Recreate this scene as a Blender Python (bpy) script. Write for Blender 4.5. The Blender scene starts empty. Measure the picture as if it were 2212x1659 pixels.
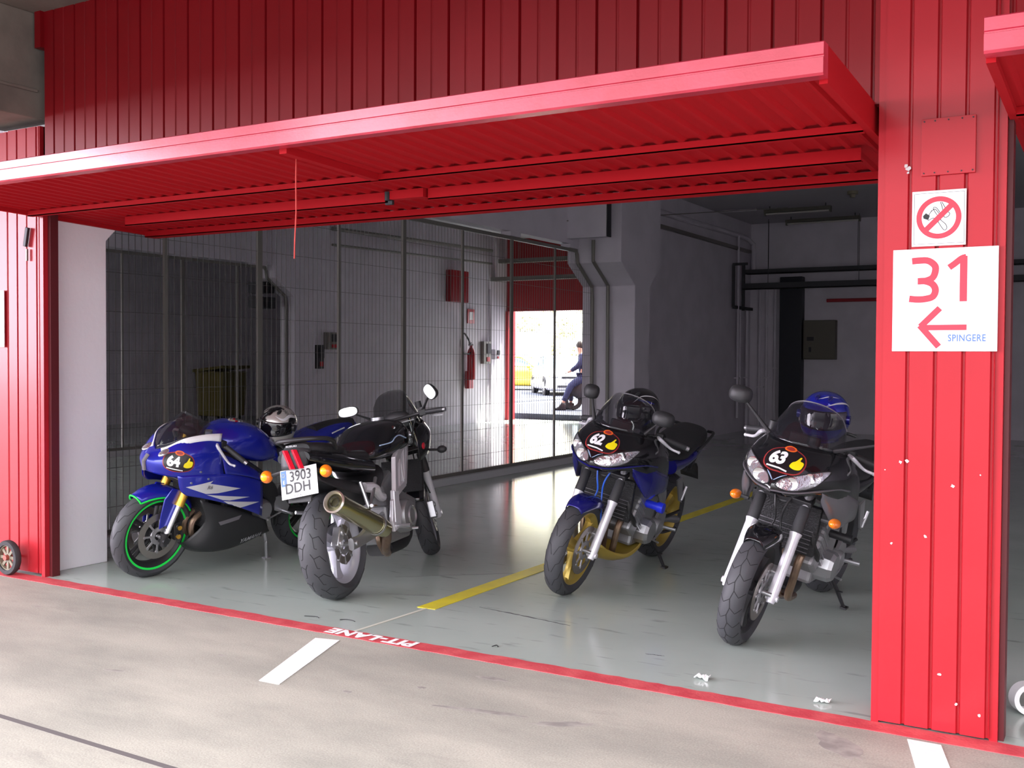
import bpy, bmesh, math, random
from mathutils import Vector, Matrix
from mathutils.bvhtree import BVHTree
random.seed(7)
S = bpy.context.scene
COL = S.collection
PI = math.pi

# ------------------------------------------------------------------ camera
cd = bpy.data.cameras.new('camera')
cam = bpy.data.objects.new('camera', cd)
COL.objects.link(cam)
cd.sensor_width = 36.0
cd.lens = 2270.0 / 2212.0 * 36.0
cd.clip_start = 0.05
cd.clip_end = 400
cam.matrix_world = Matrix(((0.8618, -0.0171, 0.5069, 0.0),
                           (0.5072, 0.0186, -0.8616, 0.0),
                           (0.0053, 0.9997, 0.0250, 1.5),
                           (0, 0, 0, 1))).normalized()
S.camera = cam

# ------------------------------------------------------------------ sky, sun, exposure
S.view_settings.view_transform = 'Standard'
S.view_settings.look = 'None'
S.view_settings.gamma = 1.0
S.view_settings.use_curve_mapping = False
S.view_settings.exposure = 0.12
wd = bpy.data.worlds.new('sky'); S.world = wd; wd.use_nodes = True
nt = wd.node_tree; nt.nodes.clear()
wo = nt.nodes.new('ShaderNodeOutputWorld'); bg = nt.nodes.new('ShaderNodeBackground')
tc = nt.nodes.new('ShaderNodeTexCoord'); sx = nt.nodes.new('ShaderNodeSeparateXYZ')
cr = nt.nodes.new('ShaderNodeValToRGB')
nt.links.new(tc.outputs['Generated'], sx.inputs[0]); nt.links.new(sx.outputs['Z'], cr.inputs[0])
e = cr.color_ramp.elements
e[0].position = 0.02; e[0].color = (0.16, 0.155, 0.16, 1)      # low sky dimmed in place of an unbuilt stand opposite
e[1].position = 0.62; e[1].color = (0.93, 0.95, 1.0, 1)       # bright overcast above
m_el = e.new(0.28); m_el.color = (0.32, 0.31, 0.33, 1)
dt = nt.nodes.new('ShaderNodeVectorMath'); dt.operation = 'DOT_PRODUCT'; dt.inputs[1].default_value = (-0.84, -0.52, 0.16)
nt.links.new(tc.outputs['Generated'], dt.inputs[0])
lr = nt.nodes.new('ShaderNodeValToRGB'); lr.color_ramp.elements[0].position = 0.86; lr.color_ramp.elements[0].color = (0, 0, 0, 1)
lr.color_ramp.elements[1].position = 1.0; lr.color_ramp.elements[1].color = (1.9, 1.75, 2.0, 1)   # open bright end of the pit lane
nt.links.new(dt.outputs['Value'], lr.inputs[0])
ad = nt.nodes.new('ShaderNodeMixRGB'); ad.blend_type = 'LIGHTEN'; ad.inputs[0].default_value = 1
nt.links.new(cr.outputs[0], ad.inputs[1]); nt.links.new(lr.outputs[0], ad.inputs[2])
nt.links.new(ad.outputs[0], bg.inputs[0]); bg.inputs[1].default_value = 12.0
nt.links.new(bg.outputs[0], wo.inputs[0])
sd = bpy.data.lights.new('sun', 'SUN'); so = bpy.data.objects.new('sun', sd); COL.objects.link(so)
sd.energy = 24.0; sd.angle = math.radians(2.0); sd.color = (1.0, 0.95, 0.85)
so.rotation_euler = Vector((-0.25, -0.50, -0.85)).to_track_quat('-Z', 'Y').to_euler()

# ------------------------------------------------------------------ helpers
def V(*a): return Vector(a)
def inp(b, n, v):
    if n in b.inputs: b.inputs[n].default_value = v
MATS = {}
def mat(name, col, rough=0.5, metal=0.0, coat=0.0, bump=0.0, bscale=40.0, col2=None, nscale=6.0, alpha=1.0, trans=0.0, spec=0.5, emit=None, flake=0.0, lo=0.4, hi=0.62, ior=None, crough=0.04):
    if name in MATS: return MATS[name]
    m = bpy.data.materials.new(name); m.use_nodes = True
    t = m.node_tree; b = t.nodes['Principled BSDF']
    c = (*col, 1)
    inp(b, 'Base Color', c); inp(b, 'Roughness', rough); inp(b, 'Metallic', metal)
    inp(b, 'Coat Weight', coat); inp(b, 'Coat Roughness', crough); inp(b, 'Alpha', alpha)
    inp(b, 'Transmission Weight', trans); inp(b, 'Specular IOR Level', spec)
    if ior: inp(b, 'IOR', ior)
    if emit: inp(b, 'Emission Color', (*emit[0], 1)); inp(b, 'Emission Strength', emit[1])
    oc = t.nodes.new('ShaderNodeTexCoord')
    if col2 is not None:
        n = t.nodes.new('ShaderNodeTexNoise'); n.inputs['Scale'].default_value = nscale; n.inputs['Detail'].default_value = 6
        r = t.nodes.new('ShaderNodeValToRGB')
        r.color_ramp.elements[0].position = lo; r.color_ramp.elements[0].color = c
        r.color_ramp.elements[1].position = hi; r.color_ramp.elements[1].color = (*col2, 1)
        t.links.new(oc.outputs['Object'], n.inputs['Vector']); t.links.new(n.outputs['Fac'], r.inputs[0]); t.links.new(r.outputs[0], b.inputs['Base Color'])
    if bump > 0:
        n = t.nodes.new('ShaderNodeTexNoise'); n.inputs['Scale'].default_value = bscale; n.inputs['Detail'].default_value = 4
        bp = t.nodes.new('ShaderNodeBump'); bp.inputs['Strength'].default_value = bump; bp.inputs['Distance'].default_value = 0.01
        t.links.new(oc.outputs['Object'], n.inputs['Vector']); t.links.new(n.outputs['Fac'], bp.inputs['Height']); t.links.new(bp.outputs[0], b.inputs['Normal'])
    MATS[name] = m
    return m

def crom(pts, n):
    """Catmull-Rom resample a list of vectors to n segments."""
    k = len(pts)
    if k == 2: return [pts[0].lerp(pts[1], i / n) for i in range(n + 1)]
    out = []
    for i in range(n + 1):
        u = i / n * (k - 1); j = min(int(u), k - 2); f = u - j
        p1, p2 = pts[j], pts[j + 1]
        p0 = pts[j - 1] if j > 0 else p1 * 2 - p2
        p3 = pts[j + 2] if j + 2 < k else p2 * 2 - p1
        out.append(0.5 * ((2 * p1) + (p2 - p0) * f + (2 * p0 - 5 * p1 + 4 * p2 - p3) * f * f + (3 * p1 - p0 - 3 * p2 + p3) * f * f * f))
    return out

class MB:
    def __init__(s): s.v = []; s.f = []; s.m = []
    def add(s, vs, fs, mi=0):
        o = len(s.v); s.v += [Vector(x) for x in vs]
        for f in fs: s.f.append([o + i for i in f]); s.m.append(mi)
        return s
    def box(s, x0, x1, y0, y1, z0, z1, mi=0):
        vs = [(x, y, z) for x in (x0, x1) for y in (y0, y1) for z in (z0, z1)]
        return s.add(vs, [(0, 1, 3, 2), (4, 6, 7, 5), (0, 4, 5, 1), (2, 3, 7, 6), (0, 2, 6, 4), (1, 5, 7, 3)], mi)
    def obox(s, c, size, rot, mi=0):
        R = rot if isinstance(rot, Matrix) else Matrix.Rotation(rot, 3, 'Z')
        h = Vector(size) / 2; c = Vector(c)
        vs = [c + R @ Vector((x * h.x, y * h.y, z * h.z)) for x in (-1, 1) for y in (-1, 1) for z in (-1, 1)]
        return s.add(vs, [(0, 1, 3, 2), (4, 6, 7, 5), (0, 4, 5, 1), (2, 3, 7, 6), (0, 2, 6, 4), (1, 5, 7, 3)], mi)
    def bar(s, p0, p1, w, h, mi=0, up=(0, 0, 1)):
        p0 = Vector(p0); p1 = Vector(p1); d = (p1 - p0).normalized(); up = Vector(up)
        sd_ = d.cross(up)
        if sd_.length < 1e-4: sd_ = d.cross(Vector((1, 0, 0)))
        sd_.normalize(); u = sd_.cross(d)
        vs = [p + sd_ * (a * w / 2) + u * (b * h / 2) for p in (p0, p1) for a in (-1, 1) for b in (-1, 1)]
        return s.add(vs, [(0, 1, 3, 2), (4, 6, 7, 5), (0, 4, 5, 1), (2, 3, 7, 6), (0, 2, 6, 4), (1, 5, 7, 3)], mi)
    def tube(s, pts, r, n=10, mi=0, smooth=0, cap=True, flat=1.0):
        pts = [Vector(p) for p in pts]
        if smooth: pts = crom(pts, smooth)
        k = len(pts); rs = r if callable(r) else ((lambda t: r) if not isinstance(r, (list, tuple)) else (lambda t: _lin(r, t)))
        d0 = (pts[1] - pts[0]).normalized()
        up = Vector((0, 0, 1)) if abs(d0.z) < 0.9 else Vector((0, 1, 0))
        vs = []
        sdv = d0.cross(up).normalized()
        for i, p in enumerate(pts):
            d = (pts[min(i + 1, k - 1)] - pts[max(i - 1, 0)])
            if d.length < 1e-9: d = d0
            d = d.normalized()
            sdv = (sdv - d * sdv.dot(d)).normalized(); u = sdv.cross(d)
            rr = rs(i / (k - 1))
            for j in range(n):
                a = 2 * PI * j / n
                vs.append(p + sdv * (math.cos(a) * rr) + u * (math.sin(a) * rr * flat))
        fs = [(i * n + j, i * n + (j + 1) % n, (i + 1) * n + (j + 1) % n, (i + 1) * n + j) for i in range(k - 1) for j in range(n)]
        if cap: fs += [tuple(range(n - 1, -1, -1)), tuple((k - 1) * n + j for j in range(n))]
        return s.add(vs, fs, mi)
    def cyl(s, p0, p1, r0, r1=None, n=20, mi=0):
        return s.tube([p0, p1], [r0, r0 if r1 is None else r1], n, mi)
    def lathe(s, prof, o=(0, 0, 0), ax=(0, 1, 0), n=48, mi=0, closed=False, a0=0.0, a1=2 * PI):
        o = Vector(o); ax = Vector(ax).normalized()
        t = Vector((1, 0, 0)) if abs(ax.x) < 0.9 else Vector((0, 0, 1))
        e1 = (t - ax * t.dot(ax)).normalized(); e2 = ax.cross(e1)
        full = abs(a1 - a0 - 2 * PI) < 1e-6; m_ = n if full else n + 1; k = len(prof)
        vs = [o + ax * h + (e1 * math.cos(a0 + (a1 - a0) * j / n) + e2 * math.sin(a0 + (a1 - a0) * j / n)) * r for j in range(m_) for r, h in prof]
        fs = []
        for j in range(n):
            j2 = (j + 1) % m_ if full else j + 1
            for i in range(k if closed else k - 1):
                i2 = (i + 1) % k
                fs.append((j * k + i, j2 * k + i, j2 * k + i2, j * k + i2))
        return s.add(vs, fs, mi)
    def ell(s, c, r, n=20, m_=12, mi=0, R=None):
        c = Vector(c); vs = []
        for i in range(m_ + 1):
            a = PI * i / m_
            for j in range(n):
                b = 2 * PI * j / n
                q = Vector((r[0] * math.sin(a) * math.cos(b), r[1] * math.sin(a) * math.sin(b), r[2] * math.cos(a)))
                vs.append(c + (R @ q if R else q))
        return s.add(vs, [(i * n + j, (i + 1) * n + j, (i + 1) * n + (j + 1) % n, i * n + (j + 1) % n) for i in range(m_) for j in range(n)], mi)
    def prism(s, poly, f, t0, t1, mi=0):
        """poly: 2D points, f(a,b,t)->3D"""
        n = len(poly); vs = [f(a, b, t) for t in (t0, t1) for a, b in poly]
        return s.add(vs, [tuple(range(n)), tuple(range(2 * n - 1, n - 1, -1))] + [(i, (i + 1) % n, n + (i + 1) % n, n + i) for i in range(n)], mi)
    def side(s, poly, y0, y1, mi=0):           # outline in x,z extruded over y
        return s.prism(poly, lambda a, b, t: (a, t, b), y0, y1, mi)
    def skin(s, rows, nu=6, nv=6, mi=0, mirror=False, closed=False):
        rows = [[Vector(p) for p in r] for r in rows]
        ku = (len(rows[0]) - 1) * nu; kv = (len(rows) - 1) * nv
        rr = [crom(r, ku) for r in rows]
        cols = [crom([rr[i][j] for i in range(len(rows))], kv) for j in range(ku + 1)]
        for sg in ((1, -1) if mirror else (1,)):
            vs = [Vector((p.x, p.y * sg, p.z)) for c in cols for p in c]; k = kv + 1
            fs = []
            for j in range(ku):
                for i in range(kv):
                    f = (j * k + i, j * k + i + 1, (j + 1) * k + i + 1, (j + 1) * k + i)
                    fs.append(f if sg > 0 else f[::-1])
            if closed:
                pass
            s.add(vs, fs, mi)
        return s
    def ring(s, rings, n=8, mi=0, cap=True, nu=4, closed=True):
        """loft closed rings (same count)"""
        rings = [[Vector(p) for p in r] for r in rings]; k = len(rings[0]); out = []
        for r in rings:
            q = r + [r[0]] ; c = []
            for j in range(k):
                p0, p1, p2, p3 = r[j - 1], r[j], r[(j + 1) % k], r[(j + 2) % k]
                for i in range(nu):
                    f = i / nu
                    c.append(0.5 * ((2 * p1) + (p2 - p0) * f + (2 * p0 - 5 * p1 + 4 * p2 - p3) * f * f + (3 * p1 - p0 - 3 * p2 + p3) * f ** 3))
            out.append(c)
        kk = k * nu; N = (len(out) - 1) * n
        cols = [crom([o_[j] for o_ in out], N) for j in range(kk)]
        vs = [cols[j][i] for i in range(N + 1) for j in range(kk)]
        fs = [(i * kk + j, i * kk + (j + 1) % kk, (i + 1) * kk + (j + 1) % kk, (i + 1) * kk + j) for i in range(N) for j in range(kk)]
        if cap: fs += [tuple(range(kk - 1, -1, -1)), tuple(N * kk + j for j in range(kk))]
        return s.add(vs, fs, mi)
    def mirror_y(s):
        n = len(s.v); s.v += [Vector((p.x, -p.y, p.z)) for p in s.v]
        s.f += [[n + i for i in f][::-1] for f in s.f]; s.m += list(s.m)
        return s
    def bvh(s): return BVHTree.FromPolygons(s.v, s.f)
    def build(s, name, mats, parent=None, smooth=True, ang=35, solid=0.0, bevel=0.0, fix=True):
        me = bpy.data.meshes.new(name); me.from_pydata([tuple(p) for p in s.v], [], s.f)
        if not isinstance(mats, (list, tuple)): mats = [mats]
        for m_ in mats: me.materials.append(m_)
        me.polygons.foreach_set('material_index', s.m)
        bm = bmesh.new(); bm.from_mesh(me)
        bmesh.ops.remove_doubles(bm, verts=bm.verts, dist=1e-5)
        if fix: bmesh.ops.recalc_face_normals(bm, faces=bm.faces)
        bm.to_mesh(me); bm.free()
        if smooth:
            me.polygons.foreach_set('use_smooth', [True] * len(me.polygons)); me.set_sharp_from_angle(angle=math.radians(ang))
        me.update()
        o = bpy.data.objects.new(name, me); COL.objects.link(o)
        if parent is not None: o.parent = parent
        if solid:
            md = o.modifiers.new('s', 'SOLIDIFY'); md.thickness = solid; md.offset = -1
        if bevel:
            md = o.modifiers.new('b', 'BEVEL'); md.width = bevel; md.segments = 2; md.limit_method = 'ANGLE'; md.angle_limit = math.radians(40)
        return o
def _lin(r, t):
    k = len(r) - 1; u = t * k; j = min(int(u), k - 1); return r[j] + (r[j + 1] - r[j]) * (u - j)

def tag(o, label=None, cat=None, group=None, kind=None):
    if label: o['label'] = label
    if cat: o['category'] = cat
    if group: o['group'] = group
    if kind: o['kind'] = kind
    return o
def empty(name, loc, label, cat, group=None, rz=0.0):
    o = bpy.data.objects.new(name, None); COL.objects.link(o); o.location = loc; o.rotation_euler = (0, 0, rz)
    o.empty_display_size = 0.1
    return tag(o, label, cat, group)
def struct(o): o['kind'] = 'structure'; return o

def text_mb(txt, size, depth=0.0, bold=0.0, shear=0.0, space=1.0, align='CENTER', sub=0.0):
    """mesh of lettering in its own XY plane -> list verts, faces"""
    cu = bpy.data.curves.new('t', 'FONT'); cu.body = txt; cu.size = size; cu.extrude = depth; cu.offset = bold; cu.shear = shear
    cu.space_character = space; cu.align_x = align; cu.align_y = 'CENTER'; cu.resolution_u = 4
    ob = bpy.data.objects.new('t', cu); COL.objects.link(ob)
    dg = bpy.context.evaluated_depsgraph_get(); dg.update()
    me = bpy.data.meshes.new_from_object(ob.evaluated_get(dg))
    bm = bmesh.new(); bm.from_mesh(me)
    bmesh.ops.remove_doubles(bm, verts=bm.verts, dist=1e-6)
    if sub:
        bmesh.ops.triangulate(bm, faces=bm.faces)
        for _ in range(4):
            es = [e_ for e_ in bm.edges if e_.calc_length() > sub]
            if not es: break
            bmesh.ops.subdivide_edges(bm, edges=es, cuts=1); bmesh.ops.triangulate(bm, faces=bm.faces)
    bm.verts.index_update()
    vs = [v.co.copy() for v in bm.verts]; fs = [[v.index for v in f.verts] for f in bm.faces]
    bm.free(); bpy.data.objects.remove(ob); bpy.data.curves.remove(cu); bpy.data.meshes.remove(me)
    return vs, fs

def poly_fill(poly, sub=0.012):
    """2D outline -> fine triangulated mesh"""
    bm = bmesh.new(); vs = [bm.verts.new((a, b, 0)) for a, b in poly]
    bm.faces.new(vs); bmesh.ops.triangulate(bm, faces=bm.faces)
    for _ in range(7):
        es = [e_ for e_ in bm.edges if e_.calc_length() > sub]
        if not es: break
        bmesh.ops.subdivide_edges(bm, edges=es, cuts=1); bmesh.ops.triangulate(bm, faces=bm.faces)
    bm.verts.index_update()
    r = ([v.co.copy() for v in bm.verts], [[v.index for v in f.verts] for f in bm.faces]); bm.free()
    return r
def spoly(poly, n=4):
    """smooth a closed 2D outline"""
    p = [Vector((a, b)) for a, b in poly]; k = len(p); out = []
    for j in range(k):
        p0, p1, p2, p3 = p[j - 1], p[j], p[(j + 1) % k], p[(j + 2) % k]
        for i in range(n):
            f = i / n; q = 0.5 * ((2 * p1) + (p2 - p0) * f + (2 * p0 - 5 * p1 + 4 * p2 - p3) * f * f + (3 * p1 - p0 - 3 * p2 + p3) * f ** 3)
            out.append((q.x, q.y))
    return out
def oval(a, b, cx=0, cy=0, n=28, pw=1.0): return [(cx + a * math.copysign(abs(math.cos(t)) ** pw, math.cos(t)), cy + b * math.copysign(abs(math.sin(t)) ** pw, math.sin(t))) for t in [2 * PI * i / n for i in range(n)]]
def drape(mb, vf, bvh, O, ex, ey, off, mi=0, thick=0.0):
    """lay a flat mesh (vs,fs) given in plane O,ex,ey on a surface, along -n"""
    O = Vector(O); ex = Vector(ex).normalized(); ey = Vector(ey); ey = (ey - ex * ey.dot(ex)).normalized(); n = ex.cross(ey)
    vs = []; last = None; miss = []
    for i, v in enumerate(vf[0]):
        p = O + ex * v.x + ey * v.y
        h = bvh.ray_cast(p + n * 0.35, -n, 0.8)
        if h[0] is None: miss.append(i); vs.append(None)
        else:
            vs.append(h[0] + n * off)
    ms = set(miss)
    base = sum(((v - O).dot(n) for v in vs if v is not None), 0.0) / max(1, len(vs) - len(miss))
    fs = [f for f in vf[1] if not any(i in ms for i in f)]
    vs = [v if v is not None else O for v in vs]
    mb.add(vs, fs, mi)
    if thick:
        pass
    return mb
# ------------------------------------------------------------------ materials of the place
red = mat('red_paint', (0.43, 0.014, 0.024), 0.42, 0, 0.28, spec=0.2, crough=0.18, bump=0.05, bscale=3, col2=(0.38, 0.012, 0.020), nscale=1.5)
redin = mat('red_matt_underside', (0.43, 0.007, 0.013), 0.75, spec=0.15, bump=0.05, bscale=3)
reddk = mat('red_rail', (0.10, 0.008, 0.012), 0.5)
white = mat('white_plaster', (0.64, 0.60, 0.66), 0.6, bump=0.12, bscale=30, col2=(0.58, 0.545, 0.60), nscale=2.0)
redup = mat('red_paint_shaded', (0.26, 0.004, 0.009), 0.45, 0, 0.25, spec=0.2, crough=0.18, bump=0.05, bscale=3, col2=(0.23, 0.004, 0.008), nscale=1.5)  # same red darkened, shade of the upper front put into the colour
concrete = mat('concrete', (0.27, 0.235, 0.20), 0.85, bump=0.3, bscale=14, col2=(0.20, 0.175, 0.15), nscale=3)
ceilm = mat('ceiling_plaster', (0.52, 0.50, 0.53), 0.8, bump=0.1, bscale=20)
galv = mat('fence_steel', (0.20, 0.19, 0.17), 0.45, 0.3)
wirem = mat('fence_wire', (0.16, 0.155, 0.15), 0.5, 0.5)
darkm = mat('dark_steel', (0.03, 0.03, 0.035), 0.5, 0.3)
signw = mat('sign_white', (0.86, 0.86, 0.87), 0.35)
signr = mat('sign_red', (0.62, 0.03, 0.06), 0.4)
blackm = mat('black_ink', (0.01, 0.01, 0.012), 0.5)
bluem = mat('blue_ink', (0.08, 0.18, 0.5), 0.5)

def epoxy():
    m = bpy.data.materials.new('floor_epoxy'); m.use_nodes = True; t = m.node_tree; b = t.nodes['Principled BSDF']
    tc_ = t.nodes.new('ShaderNodeTexCoord')
    n = t.nodes.new('ShaderNodeTexNoise'); n.inputs['Scale'].default_value = 1.3; n.inputs['Detail'].default_value = 8
    r = t.nodes.new('ShaderNodeValToRGB'); r.color_ramp.elements[0].position = 0.35; r.color_ramp.elements[0].color = (0.37, 0.42, 0.385, 1)
    r.color_ramp.elements[1].position = 0.65; r.color_ramp.elements[1].color = (0.415, 0.465, 0.425, 1)
    t.links.new(tc_.outputs['Object'], n.inputs['Vector']); t.links.new(n.outputs['Fac'], r.inputs[0])
    # thin dirty scuffs
    n2 = t.nodes.new('ShaderNodeTexNoise'); n2.inputs['Scale'].default_value = 5.0; n2.inputs['Detail'].default_value = 10
    mp = t.nodes.new('ShaderNodeMapping'); mp.inputs['Scale'].default_value = (0.6, 3.0, 1); mp.inputs['Rotation'].default_value = (0, 0, 0.25)
    r2 = t.nodes.new('ShaderNodeValToRGB'); r2.color_ramp.elements[0].position = 0.62; r2.color_ramp.elements[0].color = (0, 0, 0, 1); r2.color_ramp.elements[1].position = 0.72; r2.color_ramp.elements[1].color = (0.55, 0.55, 0.55, 1)
    t.links.new(tc_.outputs['Object'], mp.inputs[0]); t.links.new(mp.outputs[0], n2.inputs['Vector']); t.links.new(n2.outputs['Fac'], r2.inputs[0])
    mx = t.nodes.new('ShaderNodeMixRGB'); mx.inputs[2].default_value = (0.16, 0.17, 0.17, 1)
    t.links.new(r2.outputs[0], mx.inputs[0]); t.links.new(r.outputs[0], mx.inputs[1]); t.links.new(mx.outputs[0], b.inputs['Base Color'])
    n3 = t.nodes.new('ShaderNodeTexNoise'); n3.inputs['Scale'].default_value = 2.2; n3.inputs['Detail'].default_value = 3
    bp = t.nodes.new('ShaderNodeBump'); bp.inputs['Strength'].default_value = 0.06; bp.inputs['Distance'].default_value = 0.02
    t.links.new(tc_.outputs['Object'], n3.inputs['Vector']); t.links.new(n3.outputs['Fac'], bp.inputs['Height']); t.links.new(bp.outputs[0], b.inputs['Normal'])
    b.inputs['Roughness'].default_value = 0.16; inp(b, 'Specular IOR Level', 0.6)
    return m
def apron_mat():
    m = bpy.data.materials.new('apron_concrete'); m.use_nodes = True; t = m.node_tree; b = t.nodes['Principled BSDF']
    tc_ = t.nodes.new('ShaderNodeTexCoord')
    def nz(scale, det, p0, p1, c0, c1, sc=(1, 1, 1), rot=0, rough=0.6):
        mp = t.nodes.new('ShaderNodeMapping'); mp.inputs['Scale'].default_value = sc; mp.inputs['Rotation'].default_value = (0, 0, rot)
        n = t.nodes.new('ShaderNodeTexNoise'); n.inputs['Scale'].default_value = scale; n.inputs['Detail'].default_value = det; n.inputs['Roughness'].default_value = rough
        r = t.nodes.new('ShaderNodeValToRGB'); r.color_ramp.elements[0].position = p0; r.color_ramp.elements[0].color = c0; r.color_ramp.elements[1].position = p1; r.color_ramp.elements[1].color = c1
        t.links.new(tc_.outputs['Object'], mp.inputs[0]); t.links.new(mp.outputs[0], n.inputs['Vector']); t.links.new(n.outputs['Fac'], r.inputs[0]); return r
    base = nz(1.4, 10, 0.36, 0.64, (0.31, 0.295, 0.255, 1), (0.445, 0.415, 0.355, 1), (0.7, 1.6, 1), 0.3)
    fine = nz(120, 3, 0.35, 0.7, (0.78, 0.78, 0.78, 1), (1.05, 1.05, 1.05, 1))
    stain = nz(1.6, 9, 0.60, 0.76, (0, 0, 0, 1), (0.55, 0.55, 0.55, 1), (0.7, 2.2, 1), 0.35, 0.65)
    m1 = t.nodes.new('ShaderNodeMixRGB'); m1.blend_type = 'MULTIPLY'; m1.inputs[0].default_value = 1
    t.links.new(base.outputs[0], m1.inputs[1]); t.links.new(fine.outputs[0], m1.inputs[2])
    m2 = t.nodes.new('ShaderNodeMixRGB'); m2.inputs[2].default_value = (0.17, 0.155, 0.14, 1)
    t.links.new(stain.outputs[0], m2.inputs[0]); t.links.new(m1.outputs[0], m2.inputs[1]); t.links.new(m2.outputs[0], b.inputs['Base Color'])
    bp = t.nodes.new('ShaderNodeBump'); bp.inputs['Strength'].default_value = 0.25; bp.inputs['Distance'].default_value = 0.004
    t.links.new(fine.outputs[0], bp.inputs['Height']); t.links.new(bp.outputs[0], b.inputs['Normal'])
    b.inputs['Roughness'].default_value = 0.7
    return m

YF = 4.5          # plane of the red front
XL, XR = -6.35, -0.90
FX = -6.95        # fence line
YB = 21.8         # back wall
ZC = 4.35

# ------------------------------------------------------------------ floor, apron, walls
struct(MB().box(-32, 6, 4.4, 22.4, -0.2, 0.0).build('floor', epoxy(), smooth=False))
struct(MB().box(-32, 8, 1.0, 4.4, -0.2, 0.0).build('floor_apron', apron_mat(), smooth=False))
struct(MB().box(-60, 30, -40, 1.0, -0.2, -0.002).build('floor_pit_lane', mat('pit_asphalt', (0.055, 0.055, 0.06), 0.85, bump=0.3, bscale=60), smooth=False))
asphalt = mat('asphalt', (0.020, 0.025, 0.045), 0.8, bump=0.3, bscale=60, col2=(0.03, 0.037, 0.06), nscale=2)
struct(MB().box(-80, 30, 22.4, 120, -0.2, 0.14).build('floor_car_park', asphalt, smooth=False))
# red threshold stripe with worn edges
mb = MB(); pts_a = []; pts_b = []
x = -7.3
while x < 1.5:
    pts_a.append((x, 4.49 + random.uniform(-0.006, 0.006))); pts_b.append((x, 4.372 + random.uniform(-0.003, 0.003))); x += 0.05
mb.prism(pts_b + pts_a[::-1], lambda a, b, t: (a, b, t), 0.0005, 0.003)
redline = mat('red_line_paint', (0.50, 0.05, 0.065), 0.6, col2=(0.60, 0.09, 0.10), nscale=9, bump=0.2, bscale=60)
tag(mb.build('threshold_line', redline, smooth=False), 'red painted line across the garage threshold lettered in white', 'line marking')
o = bpy.data.objects['threshold_line']
vs, fs = text_mb('PIT-LANE', 0.135, shear=0.0, bold=0.007, space=1.05)
m2 = MB(); m2.add([(-3.47 - v.x, 4.434 - v.y * 0.9, 0.005) for v in vs], fs)
wpaint = mat('white_line_paint', (0.85, 0.85, 0.85), 0.6, bump=0.2, bscale=50)
m2.build('lettering', wpaint, o, smooth=False)['label'] = 'white PIT-LANE lettering'
def flat(name, pts, m, label, cat='line marking', z=0.003, group=None):
    o_ = MB().prism(pts, lambda a, b, t: (a, b, t), 0.0005, z).build(name, m, smooth=False)
    return tag(o_, label, cat, group)
flat('lane_mark', [(-3.45, 3.57), (-3.33, 3.575), (-3.58, 4.30), (-3.72, 4.27)], wpaint, 'short slanted white stripe on the apron below the PIT-LANE lettering')
flat('lane_mark', [(-0.735, 4.345), (-0.61, 4.345), (-0.40, 3.6), (-0.53, 3.6)], wpaint, 'white stripe on the apron in front of the red numbered pillar')
yel = mat('yellow_line_paint', (0.78, 0.66, 0.03), 0.4, col2=(0.68, 0.58, 0.05), nscale=5)
flat('bay_line', [(-3.665, 5.12), (-3.54, 5.13), (-3.545, 21.0), (-3.66, 21.0)], yel, 'long yellow line running into the garage between the motorcycles')
flat('floor_joint', [(-3.64, 4.49), (-3.62, 4.49), (-3.59, 5.12), (-3.61, 5.12)], mat('pale_joint', (0.5, 0.49, 0.42), 0.7), 'thin pale joint between yellow line and red threshold line', 'joint')
# dark marks on the epoxy and the apron
dirt = mat('rubber_mark', (0.05, 0.05, 0.055), 0.7)
dirtb = mat('rubber_scuff', (0.16, 0.165, 0.165), 0.6)
def streak(x0, y0, x1, y1, w, seed, m, n=26, gap=0.0):
    r_ = random.Random(seed); d = Vector((x1 - x0, y1 - y0)); nn = Vector((-d.y, d.x)).normalized(); up_, lo_ = [], []; o = 0
    for i in range(n + 1):
        o = o * .7 + r_.uniform(-w, w) * .35; ww = w * r_.uniform(.12, .6) * math.sin(PI * (i + .5) / (n + 1)) ** .5; p = Vector((x0, y0)) + d * (i / n) + nn * o
        up_.append(tuple(p + nn * ww)); lo_.append(tuple(p - nn * ww))
    mb_ = MB().prism(up_ + lo_[::-1], lambda p, q, t: (p, q, t), 0.0004, 0.0012)
    return mb_
for i, (x0, y0, x1, y1, w, lb, mm) in enumerate([
    (-3.35, 5.32, -2.68, 5.22, 0.014, 'dark streak on the grey floor right of the yellow line start', dirt),
    (-5.05, 5.55, -4.55, 5.45, 0.012, 'scuff on the floor between the blue motorcycle and the plated one', dirtb),
    (-4.05, 5.30, -3.75, 5.42, 0.02, 'faint scuff on the floor left of the yellow line start', dirtb),
    (-4.30, 5.75, -3.60, 6.35, 0.015, 'long faint tyre scuff right of the plated motorcycle', dirtb),
    (-3.9, 7.6, -3.2, 8.4, 0.03, 'dark tyre scuff deeper in the garage left of the yellow line', dirtb),
    (-2.5, 7.9, -1.9, 10.5, 0.02, 'dark scuff on the floor between the two front-facing black and blue motorcycles', dirtb),
    (-2.1, 4.92, -2.0, 4.93, 0.008, 'small dark mark on the floor near the threshold', dirt)]):
    tag(streak(x0, y0, x1, y1, w, i, mm).build('floor_scuff', mm, smooth=False), lb, 'scuff mark')
stainm = mat('oil_stain', (0.22, 0.20, 0.185), 0.75, col2=(0.34, 0.31, 0.28), nscale=12)
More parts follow.
